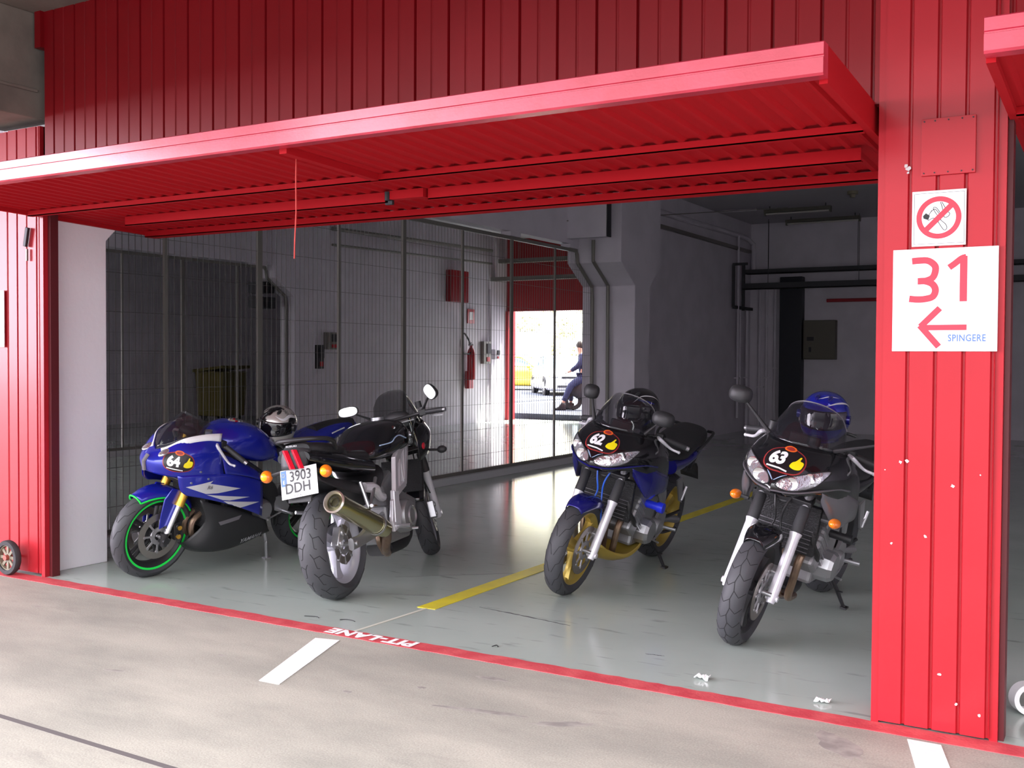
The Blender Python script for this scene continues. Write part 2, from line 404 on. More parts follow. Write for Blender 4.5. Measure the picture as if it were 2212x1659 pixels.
for i, (px, py, a, b, rz, lb) in enumerate([
    (-1.98, 3.79, 0.13, 0.03, 0.5, 'dark speckled oil stain on the apron at centre right'), (-2.35, 3.75, 0.22, 0.02, 0.2, 'long brown smear on the apron left of the speckled stain'),
    (-2.55, 4.16, 0.09, 0.022, 0.1, 'dark grey smear on the apron close below the red line'), (-0.95, 4.14, 0.16, 0.07, -0.9, 'large dark stain on the apron left of the numbered pillar'),
    (-3.9, 3.78, 0.028, 0.014, 0, 'small round oil spot left of the slanted white stripe'), (-3.62, 4.02, 0.022, 0.012, 0, 'tiny round spot beside the top of the white stripe'),
    (-2.75, 3.88, 0.024, 0.013, 0, 'round oil spot right of the white stripe'), (-3.0, 3.66, 0.026, 0.013, 0, 'round oil spot low on the apron right of the white stripe'),
    (-4.15, 3.33, 0.06, 0.012, 0.3, 'short grey scrape on the apron at lower left'), (-5.6, 3.95, 0.03, 0.014, 0.2, 'dark spot on the apron at far left')]):
    r_ = random.Random(i + 40); pp = [(math.cos(rz) * u * k_ - math.sin(rz) * v * k_ + px, math.sin(rz) * u * k_ + math.cos(rz) * v * k_ + py) for (u, v) in oval(a, b, n=22) for k_ in [r_.uniform(0.75, 1.15)]]
    flat('oil_stain', pp, stainm, lb, 'stain', 0.0008)
crk = mat('slab_joint', (0.10, 0.085, 0.085), 0.9)
jp = [(-6.4, 2.62), (-4.06, 2.66), (-3.50, 2.65), (-2.9, 2.64), (1, 2.62)]
up = [(x_ + (random.uniform(-.01, .01)), y_) for x_, y_ in jp]
flat('slab_joint', [(a, b - 0.014) for a, b in up] + [(a, b + 0.014) for a, b in up[::-1]], crk, 'dark expansion joint across the apron slab at lower left', 'joint', 0.001)

# walls
def corrug(x0, x1, z0, z1, y, pitch=0.105, depth=0.016, face=-1, deep=2, horiz=False):
    """vertical-ribbed sheet facing -Y: (x,y) outline extruded in z"""
    pts = []; x = x0; i = 0
    while x < x1 - 0.02:
        w = min(pitch, x1 - x); dd = depth if i % deep == 0 else depth * 0.35; g = 0.010
        pts += [(x, y), (x + w - 1.7 * g, y), (x + w - 1.2 * g, y + dd), (x + w - 0.5 * g, y + dd), (x + w, y)]
        x += w; i += 1
    back = [(x1, y + 0.05), (x0, y + 0.05)]
    return pts + back
def sheet(x0, x1, z0, z1, y, name, m=red, **k):
    mb_ = MB(); p = corrug(x0, x1, z0, z1, y, **k); n = len(p)
    vs = [(a, b, z) for z in (z0, z1) for a, b in p]
    fs = [(i, i + 1, n + i + 1, n + i) for i in range(n - 1)] + [(n - 1, 0, n, 2 * n - 1)]
    # caps as strips between face and back
    for z, o_ in ((z0, 0), (z1, n)):
        for i in range(n - 3):
            pass
    mb_.add(vs, fs)
    return mb_
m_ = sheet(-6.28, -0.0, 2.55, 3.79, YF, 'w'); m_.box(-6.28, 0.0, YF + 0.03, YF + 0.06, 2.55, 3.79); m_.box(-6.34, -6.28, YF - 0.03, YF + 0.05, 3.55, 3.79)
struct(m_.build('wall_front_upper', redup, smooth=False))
m_ = MB().box(-6.4, -0.45, YF + 0.12, YF + 0.32, 2.62, ZC)
struct(m_.build('wall_front_lintel', white, smooth=False))
# overhang above the pit lane, storeys above
struct(MB().box(-32, 8, 0.2, YF + 0.2, 3.79, 4.1).build('ceiling_overhang', concrete, smooth=False))
bm_ = MB().box(-6.93, -6.36, 0.2, YF + 0.2, 3.09, 3.79).box(-6.36, -6.345, 0.2, YF, 3.262, 3.285)
struct(bm_.build('trim_1', concrete, smooth=False, bevel=0.01))
struct(MB().box(-32, 8, YF + 0.2, 22.3, ZC, 8.5).build('ceiling', ceilm, smooth=False))
struct(MB().box(-32, 8, YF + 0.2, 22.3, 8.5, 9.0).build('ceiling_roof', concrete, smooth=False))
# left red column
def column(x0, x1, ztop, name, label, cat='cladding'):
    r = empty(name, ((x0 + x1) / 2, YF + 0.1, 0), label, cat)
    inv = Matrix.Translation(-r.location)
    def ch(mb_, nm, m, **k):
        o_ = mb_.build(nm, m, r, **k); o_.matrix_parent_inverse = inv; return o_
    return r, ch
r, ch = column(-7.0, -6.3, 3.04, 'clad_pillar', 'glossy red corrugated pillar at the left of the opening', 'pillar')
ch(sheet(-6.68, -6.335, 0.02, 3.04, YF, 's').box(-6.68, -6.335, YF + .03, YF + .05, 0.02, 3.04), 'cladding', red, smooth=False)
ch(sheet(-7.30, -6.70, 0.02, 3.04, YF + 0.012, 's', pitch=0.3), 'side_cladding', red, smooth=False)
ch(MB().box(-6.335, -6.30, YF - 0.004, YF + 0.06, 0.0, 2.6), 'corner_strip', red, smooth=False)
o = ch(MB().box(-6.298, -6.27, YF + 0.03, YF + 0.09, 0.0, 2.6), 'guide_rail', reddk, smooth=False)
ch(MB().box(-6.93, -6.40, YF + .05, YF + .12, 0, 3.04), 'core', reddk, smooth=False)
# right numbered pillar
r, ch = column(-0.91, -0.41, 3.9, 'clad_pillar', 'red corrugated pillar carrying the number 31 sign', 'pillar')
ch(sheet(-0.875, -0.455, 0.012, 3.79, YF - 0.02, 's', depth=0.012, deep=1), 'cladding', red, smooth=False)
ch(MB().box(-0.905, -0.875, YF - 0.008, YF + 0.2, 0.0, 3.79).box(-0.455, -0.425, YF - 0.01, YF + 0.2, 0.0, 3.79), 'corner_strip', red, smooth=False)
o = ch(MB().box(-0.424, -0.405, YF + 0.02, YF + 0.10, 0.0, 1.1).box(-0.424, -0.405, YF + 0.02, YF + 0.10, 1.1, 2.6), 'guide_rail', reddk, smooth=False)
ch(MB().box(-0.86, -0.46, YF + .05, YF + .2, 0, 3.79), 'core', reddk, smooth=False)
pp = MB().box(-0.735, -0.535, YF - 0.032, YF - 0.021, 2.235, 2.46)
o = ch(pp, 'repair_patch', mat('red_patch', (0.46, 0.012, 0.022), 0.45), smooth=False, bevel=0.001); o['label'] = 'flat screwed-on red patch plate'
scr = MB()
for sx_ in (-0.725, -0.685, -0.635, -0.585, -0.545):
    for sz in (2.245, 2.45): scr.cyl((sx_, YF - 0.035, sz), (sx_, YF - 0.03, sz), 0.003, n=8)
ch(scr, 'screw', darkm)
chip = MB(); rr_ = random.Random(5)
for cx_, cz_, s_ in [(-0.785, 2.27, 0.012), (-0.795, 2.285, 0.01), (-0.787, 2.255, 0.007), (-0.80, 1.085, 0.009), (-0.775, 1.09, 0.009), (-0.60, 1.0, 0.009), (-0.70, 0.79, 0.008), (-0.64, 0.24, 0.008), (-0.575, 0.13, 0.007), (-0.49, 0.1, 0.007), (-0.83, 0.75, 0.006), (-0.86, 1.05, 0.004), (-0.5, 1.05, 0.004)]:
    pl = [(cx_ + math.cos(t) * s_ * rr_.uniform(.5, 1.1), cz_ + math.sin(t) * s_ * rr_.uniform(.4, 1)) for t in [2 * PI * i / 9 for i in range(9)]]
    chip.prism(pl, lambda a, b, t: (a, t, b), YF - 0.0215, YF - 0.0195)
ch(chip, 'paint_chip', mat('chip_grey', (0.55, 0.5, 0.5), 0.7), smooth=False)
# continuing front: unseen doors of the neighbours (left), raised to let light in, next opening to the right
struct(sheet(-13.4, -7.36, 0.25, 3.79, YF + 0.1, 's').box(-13.4, -7.36, YF + .14, YF + .18, 0.25, 3.79).build('door_1', red, smooth=False))
struct(sheet(-32, -13.4, 2.3, 3.79, YF + 0.1, 's', pitch=0.2).box(-32, -13.4, YF + .14, YF + .18, 2.3, 3.79).build('door_2', red, smooth=False))
struct(MB().box(-7.36, -6.95, YF + .16, YF + .2, 0, 3.79).build('wall_front_left', white, smooth=False))
struct(MB().box(-0.75, -0.5, YF + .25, YF + .6, 0, ZC).build('wall_right_pier', white, smooth=False))
struct(MB().box(5.2, 5.4, YF, YB, 0, ZC).build('wall_right', white, smooth=False))
struct(MB().box(0.0, 5.4, YB, YB + .3, 0, ZC).build('wall_back_far_right', white, smooth=False))

# pier (haunched) builder: profile in (y,z) extruded over x
def pier(x0, x1, prof, name, parentless=True):
    return MB().prism(prof, lambda a, b, t: (t, a, b), x0, x1)
# front pier: white stub beside the left red column
struct(pier(-6.95, -6.40, [(4.64, 0), (5.08, 0), (5.08, 2.33), (5.3, 2.55), (5.3, ZC), (4.64, ZC)], 'p').build('wall_left_pier', mat('white_lit', (.92, .88, .93), .55, bump=.15, bscale=25), smooth=False, bevel=0.006))  # whiter than the other plaster, strong daylight put into the colour
def colprof(): return [(14.2, 0), (14.75, 0), (14.75, 2.58), (15.15, 2.90), (15.15, ZC), (13.7, ZC), (13.7, 2.88), (14.2, 2.57)]
struct(pier(-7.13, -6.27, colprof(), 'p').build('wall_left_column', white, smooth=False, bevel=0.01))
struct(MB().box(-7.12, FX - 0.02, 14.4, YB, 0, ZC).build('wall_left', white, smooth=False))
struct(MB().box(-7.12, FX + 0.01, 4.7, 14.4, 3.14, ZC).build('wall_left_beam', white, smooth=False))
struct(MB().box(FX + .01, -6.33, 13.32, 13.45, 3.2, ZC).build('wall_left_panel', white, smooth=False))
struct(MB().box(-6.33, -6.315, 13.34, 13.46, 3.2, ZC).build('trim_2', darkm, smooth=False))
struct(pier(-13.2, -12.86, colprof(), 'p').build('wall_far_left_column', white, smooth=False, bevel=0.01))
struct(MB().box(-13.17, -13.0, 14.4, YB, 0, ZC).build('wall_far_left', white, smooth=False))
struct(MB().box(-13.17, -12.95, 4.7, 14.4, 3.10, ZC).build('wall_far_left_beam', white, smooth=False))
struct(MB().box(-19.3, -19.1, 4.7, YB, 0, ZC).build('wall_outer_left', white, smooth=False))
# back wall: our bay closed, the neighbour's bay open to the sunlit car park
mbk = MB().box(-7.0, 0.0, YB, YB + .25, 0, ZC).box(-19.2, -13.0, YB, YB + .25, 0, ZC)
struct(mbk.build('wall_back', white, smooth=False))
struct(MB().box(-13.0, -7.0, YB + 0.02, YB + .25, 2.62, ZC).box(-10.75, -7.0, YB + 0.02, YB + .25, 0, 2.62).build('door_3', mat('dark_red_shutter', (0.30, 0.012, 0.016), 0.45), smooth=False))  # lower right part unseen, shut to limit the light coming in
struct(MB().box(-13.0, -12.92, YB - 0.02, YB + .3, 0, 2.62).box(-7.15, -7.0, YB, YB + .3, 0, 2.62).build('trim_3', mat('jamb_red', (0.42, 0.015, 0.02), 0.4), smooth=False))
# curb under the fence
struct(MB().box(FX - .1, FX + .09, 5.08, 14.2, 0, 0.085).build('baseboard_left', mat('curb_white', (0.55, 0.55, 0.56), 0.45), smooth=False, bevel=0.006))
struct(MB().box(-13.1, -12.95, 5.08, 14.2, 0, 0.085).build('baseboard_far_left', MATS['curb_white'], smooth=False))

# ------------------------------------------------------------------ fences
def fence(X, label, cat='fence', wt=.0038):
    r = empty('mesh_fence', (X, 5.1, 0), label, cat)
    inv = Matrix.Translation(-r.location)
    def ch(mb_, nm, m, **k):
        o_ = mb_.build(nm, m, r, **k); o_.matrix_parent_inverse = inv; return o_
    posts = [5.12, 6.1, 7.2, 8.33, 9.44, 10.62, 11.79, 12.98]
    zt = 3.06
    for i, y in enumerate(posts):
        w = 0.06 if i in (2, 4, 6) else 0.03
        ch(MB().box(X - .012, X + .012, y - w / 2, y + w / 2, 0.085, zt), 'post', galv, smooth=False)
    ch(MB().tube([(X, 13.62, zt), (X, 13.66, 3.0), (X, 13.68, 2.88), (X, 14.15, 2.57), (X, 14.17, 2.4), (X, 14.17, .085)], 0.028, 8), 'end_post', galv)
    ch(MB().box(X - .02, X + .02, 5.1, 13.65, zt - .03, zt + .015), 'top_rail', galv, smooth=False)
    ch(MB().box(X - .02, X + .02, 5.1, 14.17, .085, .125), 'bottom_rail', galv, smooth=False)
    ys = posts + [14.17]
    for i in range(len(ys) - 1):
        mb_ = MB(); y = ys[i] + 0.035
        while y < ys[i + 1] - 0.02:
            top = zt - .03
            if y > 13.64: top = 2.88 - (y - 13.68) * 0.66
            mb_.bar((X, y, .125), (X, y, top), wt, wt, up=(0, 1, 0)); y += 0.064
        z = 0.30
        while z < zt:
            y1 = ys[i + 1]
            if i == len(ys) - 2 and z > 2.57: y1 = 13.68 + (2.88 - min(z, 2.88)) / 0.66
            mb_.bar((X + .004, ys[i], z), (X + .004, y1, z), wt, wt); z += 0.31
        ch(mb_, 'mesh_panel', wirem, smooth=False)
    for y in (7.2, 11.79, 13.45): ch(MB().box(X - 0.09, X + 0.06, y - 0.13, y + 0.13, zt + .015, zt + .07), 'ceiling_bracket', white, smooth=False)
    return r
fence(FX, 'tall grey welded-mesh fence along the left side of the bay behind the motorcycles')
fence(-13.03, 'second mesh fence at the far side of the neighbouring bay', wt=.0022)
# round pipe on the face of the left column
tag(MB().tube([(-6.69, 13.66, 3.2), (-6.69, 13.66, 2.90), (-6.69, 14.16, 2.58), (-6.69, 14.16, 0.0)], 0.028, 8).build('column_pipe', galv), 'grey bent pipe running down the front of the white column', 'pipe')
# ------------------------------------------------------------------ raised garage doors (up-and-over)
def canopy(x0, x1, label, full=True, string=True):
    r = empty('canopy_door', ((x0 + x1) / 2, 3.7, 2.5), label, 'garage door')
    inv = Matrix.Translation(-r.location)
    def ch(mb_, nm, m, **k):
        o_ = mb_.build(nm, m, r, **k); o_.matrix_parent_inverse = inv; return o_
    def zp(y): return 2.475 - 0.033 * (y - 3.68)     # plane of the underside
    # corrugated leaf, ribs running into the garage
    prof = []; x = x0 + 0.03
    while x < x1 - 0.03:
        w = min(0.105, x1 - 0.03 - x); prof += [(x, 0.0), (x + w * .22, 0.0), (x + w * .36, 0.013), (x + w * .86, 0.013)]; x += w
    prof += [(x1 - 0.03, 0.0)]
    n = len(prof); ya, yb = 3.70, 5.46
    vs = [(a, y, zp(y) + b + 0.014) for y in (ya, yb) for a, b in prof]
    fs = [(i, i + 1, n + i + 1, n + i) for i in range(n - 1)]
    mb_ = MB().add(vs, fs)
    ch(mb_, 'leaf', redin, smooth=False, solid=0.0)
    ch(MB().add([(x0, ya, zp(ya) + .05), (x1, ya, zp(ya) + .05), (x1, yb, zp(yb) + .05), (x0, yb, zp(yb) + .05), (x0, ya, zp(ya) + .065), (x1, ya, zp(ya) + .065), (x1, yb, zp(yb) + .065), (x0, yb, zp(yb) + .065)], [(0, 1, 2, 3), (4, 5, 6, 7), (0, 1, 5, 4), (2, 3, 7, 6)]), 'top_sheet', redin, smooth=False)
    # front edge: folded profile, upper lip set back, lower lip chamfered at the end
    fe = MB()
    p = [(3.672, 2.477), (3.664, 2.485), (3.664, 2.538), (3.672, 2.541), (3.672, 2.546), (3.668, 2.549), (3.668, 2.590), (3.675, 2.595), (3.73, 2.595), (3.73, 2.477)]
    fe.prism(p, lambda a, b, t: (t, a, b), x0, x1)
    ch(fe, 'front_edge', mat('red_chalked_edge', (0.60, 0.035, 0.075), 0.42, 0, 0.7, spec=0.4, crough=0.2, bump=0.1, bscale=60, col2=(0.50, 0.022, 0.05), nscale=5), smooth=False)
    # side frames
    for xx, s_ in ((x0, 1), (x1, -1)):
        sf = MB(); xa, xb = sorted((xx, xx + s_ * 0.03))
        sf.prism([(3.73, zp(3.73) - .012), (5.5, zp(5.5) - .012), (5.5, zp(5.5) + .10), (3.73, zp(3.73) + .12)], lambda a, b, t: (t, a, b), xa, xb)
        ch(sf, 'side_frame', redin, smooth=False)
    def beam(y, xa, xb, h, d=0.04, nm='cross_beam'):
        b_ = MB(); z = zp(y)
        b_.box(xa, xb, y, y + 0.006, z + .013 - h, z + 0.013); b_.box(xa, xb, y, y + d, z + .013 - h, z + .019 - h)
        return ch(b_, nm, redin, smooth=False)
    beam(4.43, x0 + .03, x1 - .03, 0.035)
    mid = (x0 + x1) / 2
    beam(4.86, x0 + .47, mid - .03, 0.062, nm='hinge_beam'); beam(4.86, mid + .25, x1 - .13, 0.062, nm='hinge_beam')
    b_ = MB().box(mid - .01, mid + .23, 4.84, 4.9, zp(4.86) - .035, zp(4.86) + .014)
    ch(b_, 'lock_plate', redin, smooth=False)
    ch(MB().cyl((mid - .02, 4.845, zp(4.86) - .04), (mid - .02, 4.845, zp(4.86) + .01), .018, n=10).box(mid - .05, mid + .0, 4.86, 4.88, zp(4.86) - .06, zp(4.86)), 'lock', darkm)
    beam(5.40, x0 + .03, x1 - .03, 0.045, d=0.1, nm='rear_beam')
    sb = MB(); sb.prism([(3.73, zp(3.73) - .02), (4.43, zp(4.43) - .02), (4.43, zp(4.43) + .02), (3.73, zp(3.73) + .02)], lambda a, b, t: (t, a, b), mid + .19, mid + .235)
    ch(sb, 'stiffener', redin, smooth=False)
    return r
canopy(-6.40, -0.925, 'long red corrugated up-and-over door raised over the four motorcycles')
canopy(-0.42, 5.1, 'raised red door of the next bay, cut off at the right edge')
canopy(-13.3, -7.42, 'raised red door edge of the neighbouring bay') if False else None
tag(MB().tube([(-3.53, 3.91, 2.47), (-3.528, 3.905, 2.35), (-3.522, 3.9, 2.2), (-3.53, 3.9, 2.08), (-3.533, 3.9, 1.98)], 0.0035, 6, smooth=10).build('pull_cord', mat('red_cord', (0.6, 0.06, 0.05), 0.7)), 'thin red pull cord hanging from the raised door', 'cord')

# ------------------------------------------------------------------ signs on the pillar
def board(name, x0, x1, z0, z1, y, label, m=signw, rot=0.0, t=0.006):
    o_ = MB().box(x0, x1, y - t, y, z0, z1).build(name, m, smooth=False, bevel=0.0015)
    return tag(o_, label, 'sign')
ys = YF - 0.021
s31 = board('number_sign', -0.838, -0.447, 1.535, 1.945, ys, 'white square sign reading 31 with red arrow pointing left')
def on_sign(o_, nm, m, mb_): q = mb_.build(nm, m, o_, smooth=False); return q
def txt_xz(txt, size, cx, cz, y, bold=0, sx=1.0, sz=1.0, shear=0, space=1.0):
    vs, fs = text_mb(txt, size, bold=bold, shear=shear, space=space); return MB().add([(cx + v.x * sx, y, cz + v.y * sz) for v in vs], fs)
yt = ys - 0.0068
# digits drawn as strokes
def stroke(pts, w, y, mb_=None, smooth=0):
    mb_ = mb_ or MB(); p = [Vector((a, b)) for a, b in pts]
    if smooth: p = [Vector((q.x, q.y)) for q in crom([Vector((a.x, a.y, 0)) for a in p], smooth)]
    L, R_ = [], []
    for i in range(len(p)):
        d = (p[min(i + 1, len(p) - 1)] - p[max(i - 1, 0)]).normalized(); n_ = Vector((-d.y, d.x)) * w / 2
        L.append(p[i] + n_); R_.append(p[i] - n_)
    k = len(p)
    mb_.add([(a.x, y, a.y) for a in L] + [(a.x, y, a.y) for a in R_], [(i, i + 1, k + i + 1, k + i) for i in range(k - 1)])
    return mb_
def s3(u, v): return (-0.838 + (u - 283) / 785 * 0.391, 1.945 - (v - 555) / 770 * 0.41)   # sign-drawing units
dg = MB()
stroke([s3(*q) for q in [(430, 645), (480, 642), (550, 645), (600, 680), (608, 720), (590, 770), (545, 793), (500, 797), (475, 797)]], 0.026, yt, dg, 30)
stroke([s3(*q) for q in [(475, 797), (530, 798), (585, 820), (610, 865), (590, 915), (530, 932), (470, 934), (412, 928)]], 0.026, yt - .0003, dg, 30)
stroke([s3(817, 955), s3(817, 620)], 0.027, yt, dg)
stroke([s3(*q) for q in [(835, 628), (800, 638), (750, 675), (710, 702)]], 0.024, yt - .0003, dg, 10)
on_sign(s31, 'number', signr, dg)
ar = MB(); stroke([s3(520, 1147), s3(845, 1147)], 0.022, yt, ar); stroke([s3(645, 1002), s3(500, 1140)], 0.024, yt - .0002, ar); stroke([s3(495, 1130), s3(640, 1290)], 0.024, yt - .0004, ar)
on_sign(s31, 'arrow', signr, ar)
lab = MB().box(*sorted((s3(690, 0)[0], s3(1000, 0)[0])), ys - .0068, ys - .006, s3(0, 1270)[1], s3(0, 1185)[1])
on_sign(s31, 'sticker', mat('sticker_white', (0.8, 0.8, 0.82), 0.5), lab)['label'] = 'small SPINGERE sticker'
c_ = s3(847, 1228); on_sign(s31, 'lettering', bluem, txt_xz('SPINGERE', 0.038, c_[0], c_[1], ys - .0076, bold=0.0006, sx=0.78, sz=1.0, space=1.1))
ns = board('no_smoking_sign', -0.768, -0.566, 1.955, 2.175, ys, 'square white no-smoking sign above the 31 sign on the red pillar')
def s4(u, v): return (-0.768 + (u - 422) / 412 * 0.202, 2.175 - (v - 120) / 395 * 0.218)
bd = MB(); c4 = [s4(440, 138), s4(820, 138), s4(820, 502), s4(440, 502), s4(440, 138)]
for i in range(4): stroke([c4[i], c4[i + 1]], 0.0012, yt, bd)
on_sign(ns, 'border', blackm, bd)
cc = s4(628, 316); rg = MB(); k = 48
rg.add([(cc[0] + r_ * math.cos(2 * PI * i / k), yt, cc[1] + r_ * math.sin(2 * PI * i / k)) for r_ in (0.064, 0.084) for i in range(k)], [(i, (i + 1) % k, k + (i + 1) % k, k + i) for i in range(k)])
stroke([(cc[0] - 0.052, cc[1] - 0.052), (cc[0] + 0.052, cc[1] + 0.052)], 0.021, yt - .0006, rg)
on_sign(ns, 'prohibition_ring', signr, rg)
hd = MB()
for q in ([(545, 335), (600, 320), (665, 405), (690, 395), (680, 365), (640, 330), (585, 250), (610, 245), (650, 300)], [(650, 205), (690, 270), (710, 290), (700, 310), (670, 315), (655, 250), (640, 205)], [(570, 270), (600, 255), (640, 300)], [(548, 300), (575, 262)]):
    stroke([s4(*a) for a in q], 0.0022, yt - .0002, hd, 24)
hd.prism([s4(*a) for a in [(508, 300), (530, 280), (560, 300), (548, 330), (512, 318)]], lambda a, b, t: (a, t, b), yt - .0003, yt)
on_sign(ns, 'pictogram', blackm, hd)
lsb = board('number_sign', -7.08, -6.725, 1.555, 1.95, YF - 0.002, 'white sign cut off at the left edge of the photo, on the left pillar')
# latch on left pillar
t_ = empty('door_latch', (-6.455, YF - .01, 2.3), 'small metal latch screwed to the left red pillar', 'latch')
a_ = MB().obox((0, -0.01, 0), (0.03, 0.02, 0.13), Matrix.Rotation(0.22, 3, 'Y')).build('body', darkm, t_, smooth=False, bevel=.003)
MB().box(-.006, .006, -.012, 0, -.16, -.08).build('tongue', galv, t_, smooth=False)

# cart wheel leaning by the left pillar
def spoked(o, rx):
    pass
w_ = empty('cart_wheel', (-6.572, YF - 0.09, 0.122), 'black cart wheel with pale spokes beside the left red pillar', 'wheel')
rub = mat('old_rubber', (0.035, 0.032, 0.035), 0.8, bump=0.3, bscale=40)
MB().lathe([(0.086, -.022), (0.112, -.022), (0.118, -.012), (0.118, .012), (0.112, .022), (0.086, .022)], ax=(0, 1, 0), n=40, closed=True).build('tyre', rub, w_)
wh = MB()
wh.lathe([(0.078, -.012), (0.088, -.012), (0.088, .012), (0.078, .012)], ax=(0, 1, 0), n=40, closed=True)
for i in range(8):
    a = 2 * PI * i / 8; wh.bar((math.cos(a) * .02, 0, math.sin(a) * .02), (math.cos(a) * .08, 0, math.sin(a) * .08), .02, .012, up=(0, 1, 0))
wh.build('spokes', mat('spoke_olive', (0.20, 0.17, 0.12), 0.6), w_, smooth=False)
MB().cyl((0, -.028, 0), (0, .028, 0), .018, n=20).build('hub', mat('hub_red', (0.35, .07, .05), .5), w_)
MB().cyl((0, 0.028, 0), (0, 0.088, 0), .008).build('axle', darkm, w_)
# roll of tape lying right of the pillar
tag(MB().lathe([(0.045, -.028), (0.066, -.028), (0.066, .028), (0.045, .028)], (-0.355, 4.93, 0.067), Vector((0.5, -0.85, 0.0)), 36, closed=True).build('paper_roll', mat('roll_white', (.75, .75, .75), .7)), 'white hollow roll lying on the floor right of the numbered pillar', 'roll')
# litter
lit = mat('tissue', (0.85, 0.85, 0.85), 0.8)
for (px, py, lb, sd_) in [(-1.70, 4.66, 'small crumpled white paper scrap on the grey floor near the threshold', 3), (-1.135, 4.62, 'white paper scrap on the floor closest to the numbered pillar', 9)]:
    r_ = random.Random(sd_); mb_ = MB(); n_ = 7
    g = [[(px + (i - 3) * .011 + r_.uniform(-.004, .004), py + (j - 2) * .011 + r_.uniform(-.004, .004), 0.004 + r_.uniform(0, .022)) for j in range(5)] for i in range(n_)]
    mb_.skin(g, 2, 2); tag(mb_.build('paper_scrap', lit, solid=0.0008), lb, 'litter')
for (px, py, lb, s_) in [(-4.09, 4.60, 'thin black cable tie on the floor just inside the red line, left of the other', 1), (-3.86, 4.64, 'curved black cable tie on the floor above the PIT-LANE lettering', 2), (-2.83, 4.62, 'tiny black twig-like scrap on the floor right of the PIT-LANE lettering', 3)]:
    L = .10 if s_ < 3 else .03
    tag(MB().tube([(px, py, .003), (px + L * .3, py + .02 * s_ / 2, .004), (px + L * .75, py + .02, .004), (px + L, py + .01, .003)], .0022, 6, smooth=8).build('cable_tie', blackm), lb, 'cable tie')

# ------------------------------------------------------------------ inside the garage
tray = mat('tray_dark', (0.045, 0.045, 0.05), 0.6)
def cable_tray(x0, x1, y, z, label, m=tray, h=0.09):
    t_ = empty('cable_tray', ((x0 + x1) / 2, y, z), label, 'cable tray'); inv = Matrix.Translation(-t_.location)
    o_ = MB().box(x0, x1, y - .12, y + .12, z, z + .012).box(x0, x1, y - .12, y - .11, z, z + h).box(x0, x1, y + .11, y + .12, z, z + h).build('channel', m, t_, smooth=False); o_.matrix_parent_inverse = inv
    b_ = MB(); x = x0 + .5
    while x < x1: b_.cyl((x, y, z + .01), (x, y, ZC), .006, n=6); x += 1.8
    o_ = b_.build('hanger', m, t_); o_.matrix_parent_inverse = inv
    c_ = MB()
    for k_ in range(3): c_.tube([(x0, y - .06 + k_ * .06, z + .03), ((x0 + x1) / 2, y - .05 + k_ * .05, z + .025), (x1, y - .06 + k_ * .06, z + .03)], .018, 6, smooth=10)
    o_ = c_.build('cable', blackm, t_); o_.matrix_parent_inverse = inv
    return t_
cable_tray(-7.0, -0.85, 21.5, 3.27, 'upper dark cable tray crossing the back wall of the bay')
cable_tray(-6.9, -0.85, 21.15, 2.93, 'lower dark cable tray crossing the back wall of the bay', h=0.12)
cable_tray(-15.2 + 2.2, -7.2, 21.55, 3.75, 'upper grey cable tray above the open back door behind the fence', galv)
cable_tray(-13.0, -7.2, 21.2, 3.30, 'lower grey cable tray above the open back door behind the fence', galv)
tag(MB().box(-6.28, -5.82, YB - .22, YB - .003, 0, 3.2).build('steel_stanchion', mat('navy_steel', (0.012, 0.014, 0.022), .5), smooth=False, bevel=.01), 'dark upright steel post against the back wall', 'post')
t_ = empty('switch_box', (-5.47, YB - .2, 1.9), 'grey-brown electrical cabinet on the back wall right of the dark post', 'electrical box')
MB().box(-.32, .32, 0, .2, -.4, .4).build('cabinet', mat('box_olive', (.12, .11, .085), .5), t_, smooth=False, bevel=.01)
MB().box(-.3, .3, -.012, 0, -.38, .38).build('door', MATS['box_olive'], t_, smooth=False, bevel=.004)
MB().box(-.24, -.1, -.02, -.012, -.02, .06).box(-.2, -.15, -.02, -.012, -.25, -.15).build('switch', darkm, t_, smooth=False)
tag(MB().cyl((-5.35, YB - .08, 2.70), (-2.4, YB - .08, 2.70), .035).build('red_pipe', mat('pipe_red', (.35, .02, .03), .45)), 'horizontal red pipe on the back wall', 'pipe')
fr = MB(); yy = 20.5; X0 = FX + .02
fr.box(X0, X0 + .05, yy - .03, yy + .02, 2.55, 3.4).box(X0, X0 + .05, yy, 21.7, 2.52, 2.58).box(X0, X0 + .05, 21.1, 21.16, 2.5, 3.45).box(X0, X0 + .3, yy, yy + .05, 3.38, 3.43)
tag(fr.build('wall_bracket', tray, smooth=False), 'dark angle-iron frame high in the back left corner', 'bracket')
for i, (y, z0, z1, r_, lb) in enumerate([(20.9, 0.6, 2.5, .02, 'thin white conduit at the back left corner, nearest'), (20.75, 0.3, 4.0, .025, 'white conduit running down the back left corner'), (21.35, 0.0, 2.5, .03, 'white pipe closest to the back corner')]):
    tag(MB().cyl((FX + .06, y, z0), (FX + .06, y, z1), r_, n=10).box(FX, FX + .1, y - .05, y + .05, 1.1, 1.13).build('conduit', white), lb, 'conduit')
for i, (x, lb) in enumerate([(-6.75, 'left white riser pipe on the back wall'), (-6.6, 'second white riser pipe on the back wall'), (-6.42, 'white riser pipe next to the dark post')]):
    tag(MB().cyl((x, YB - .05, 0), (x, YB - .05, 3.0), .03, n=10).box(x - .1, x + .1, YB - .08, YB - .02, .9 + .2 * i, .93 + .2 * i).build('riser_pipe', white), lb, 'pipe')
tag(MB().tube([(FX + .02, 15.2, 3.98), (FX + .02, 21.4, 4.02), (FX + .1, 21.6, 3.9), (FX + .1, 21.65, 3.3)], .05, 10).build('ceiling_pipe', white), 'pale pipe running along the top of the left wall', 'pipe')
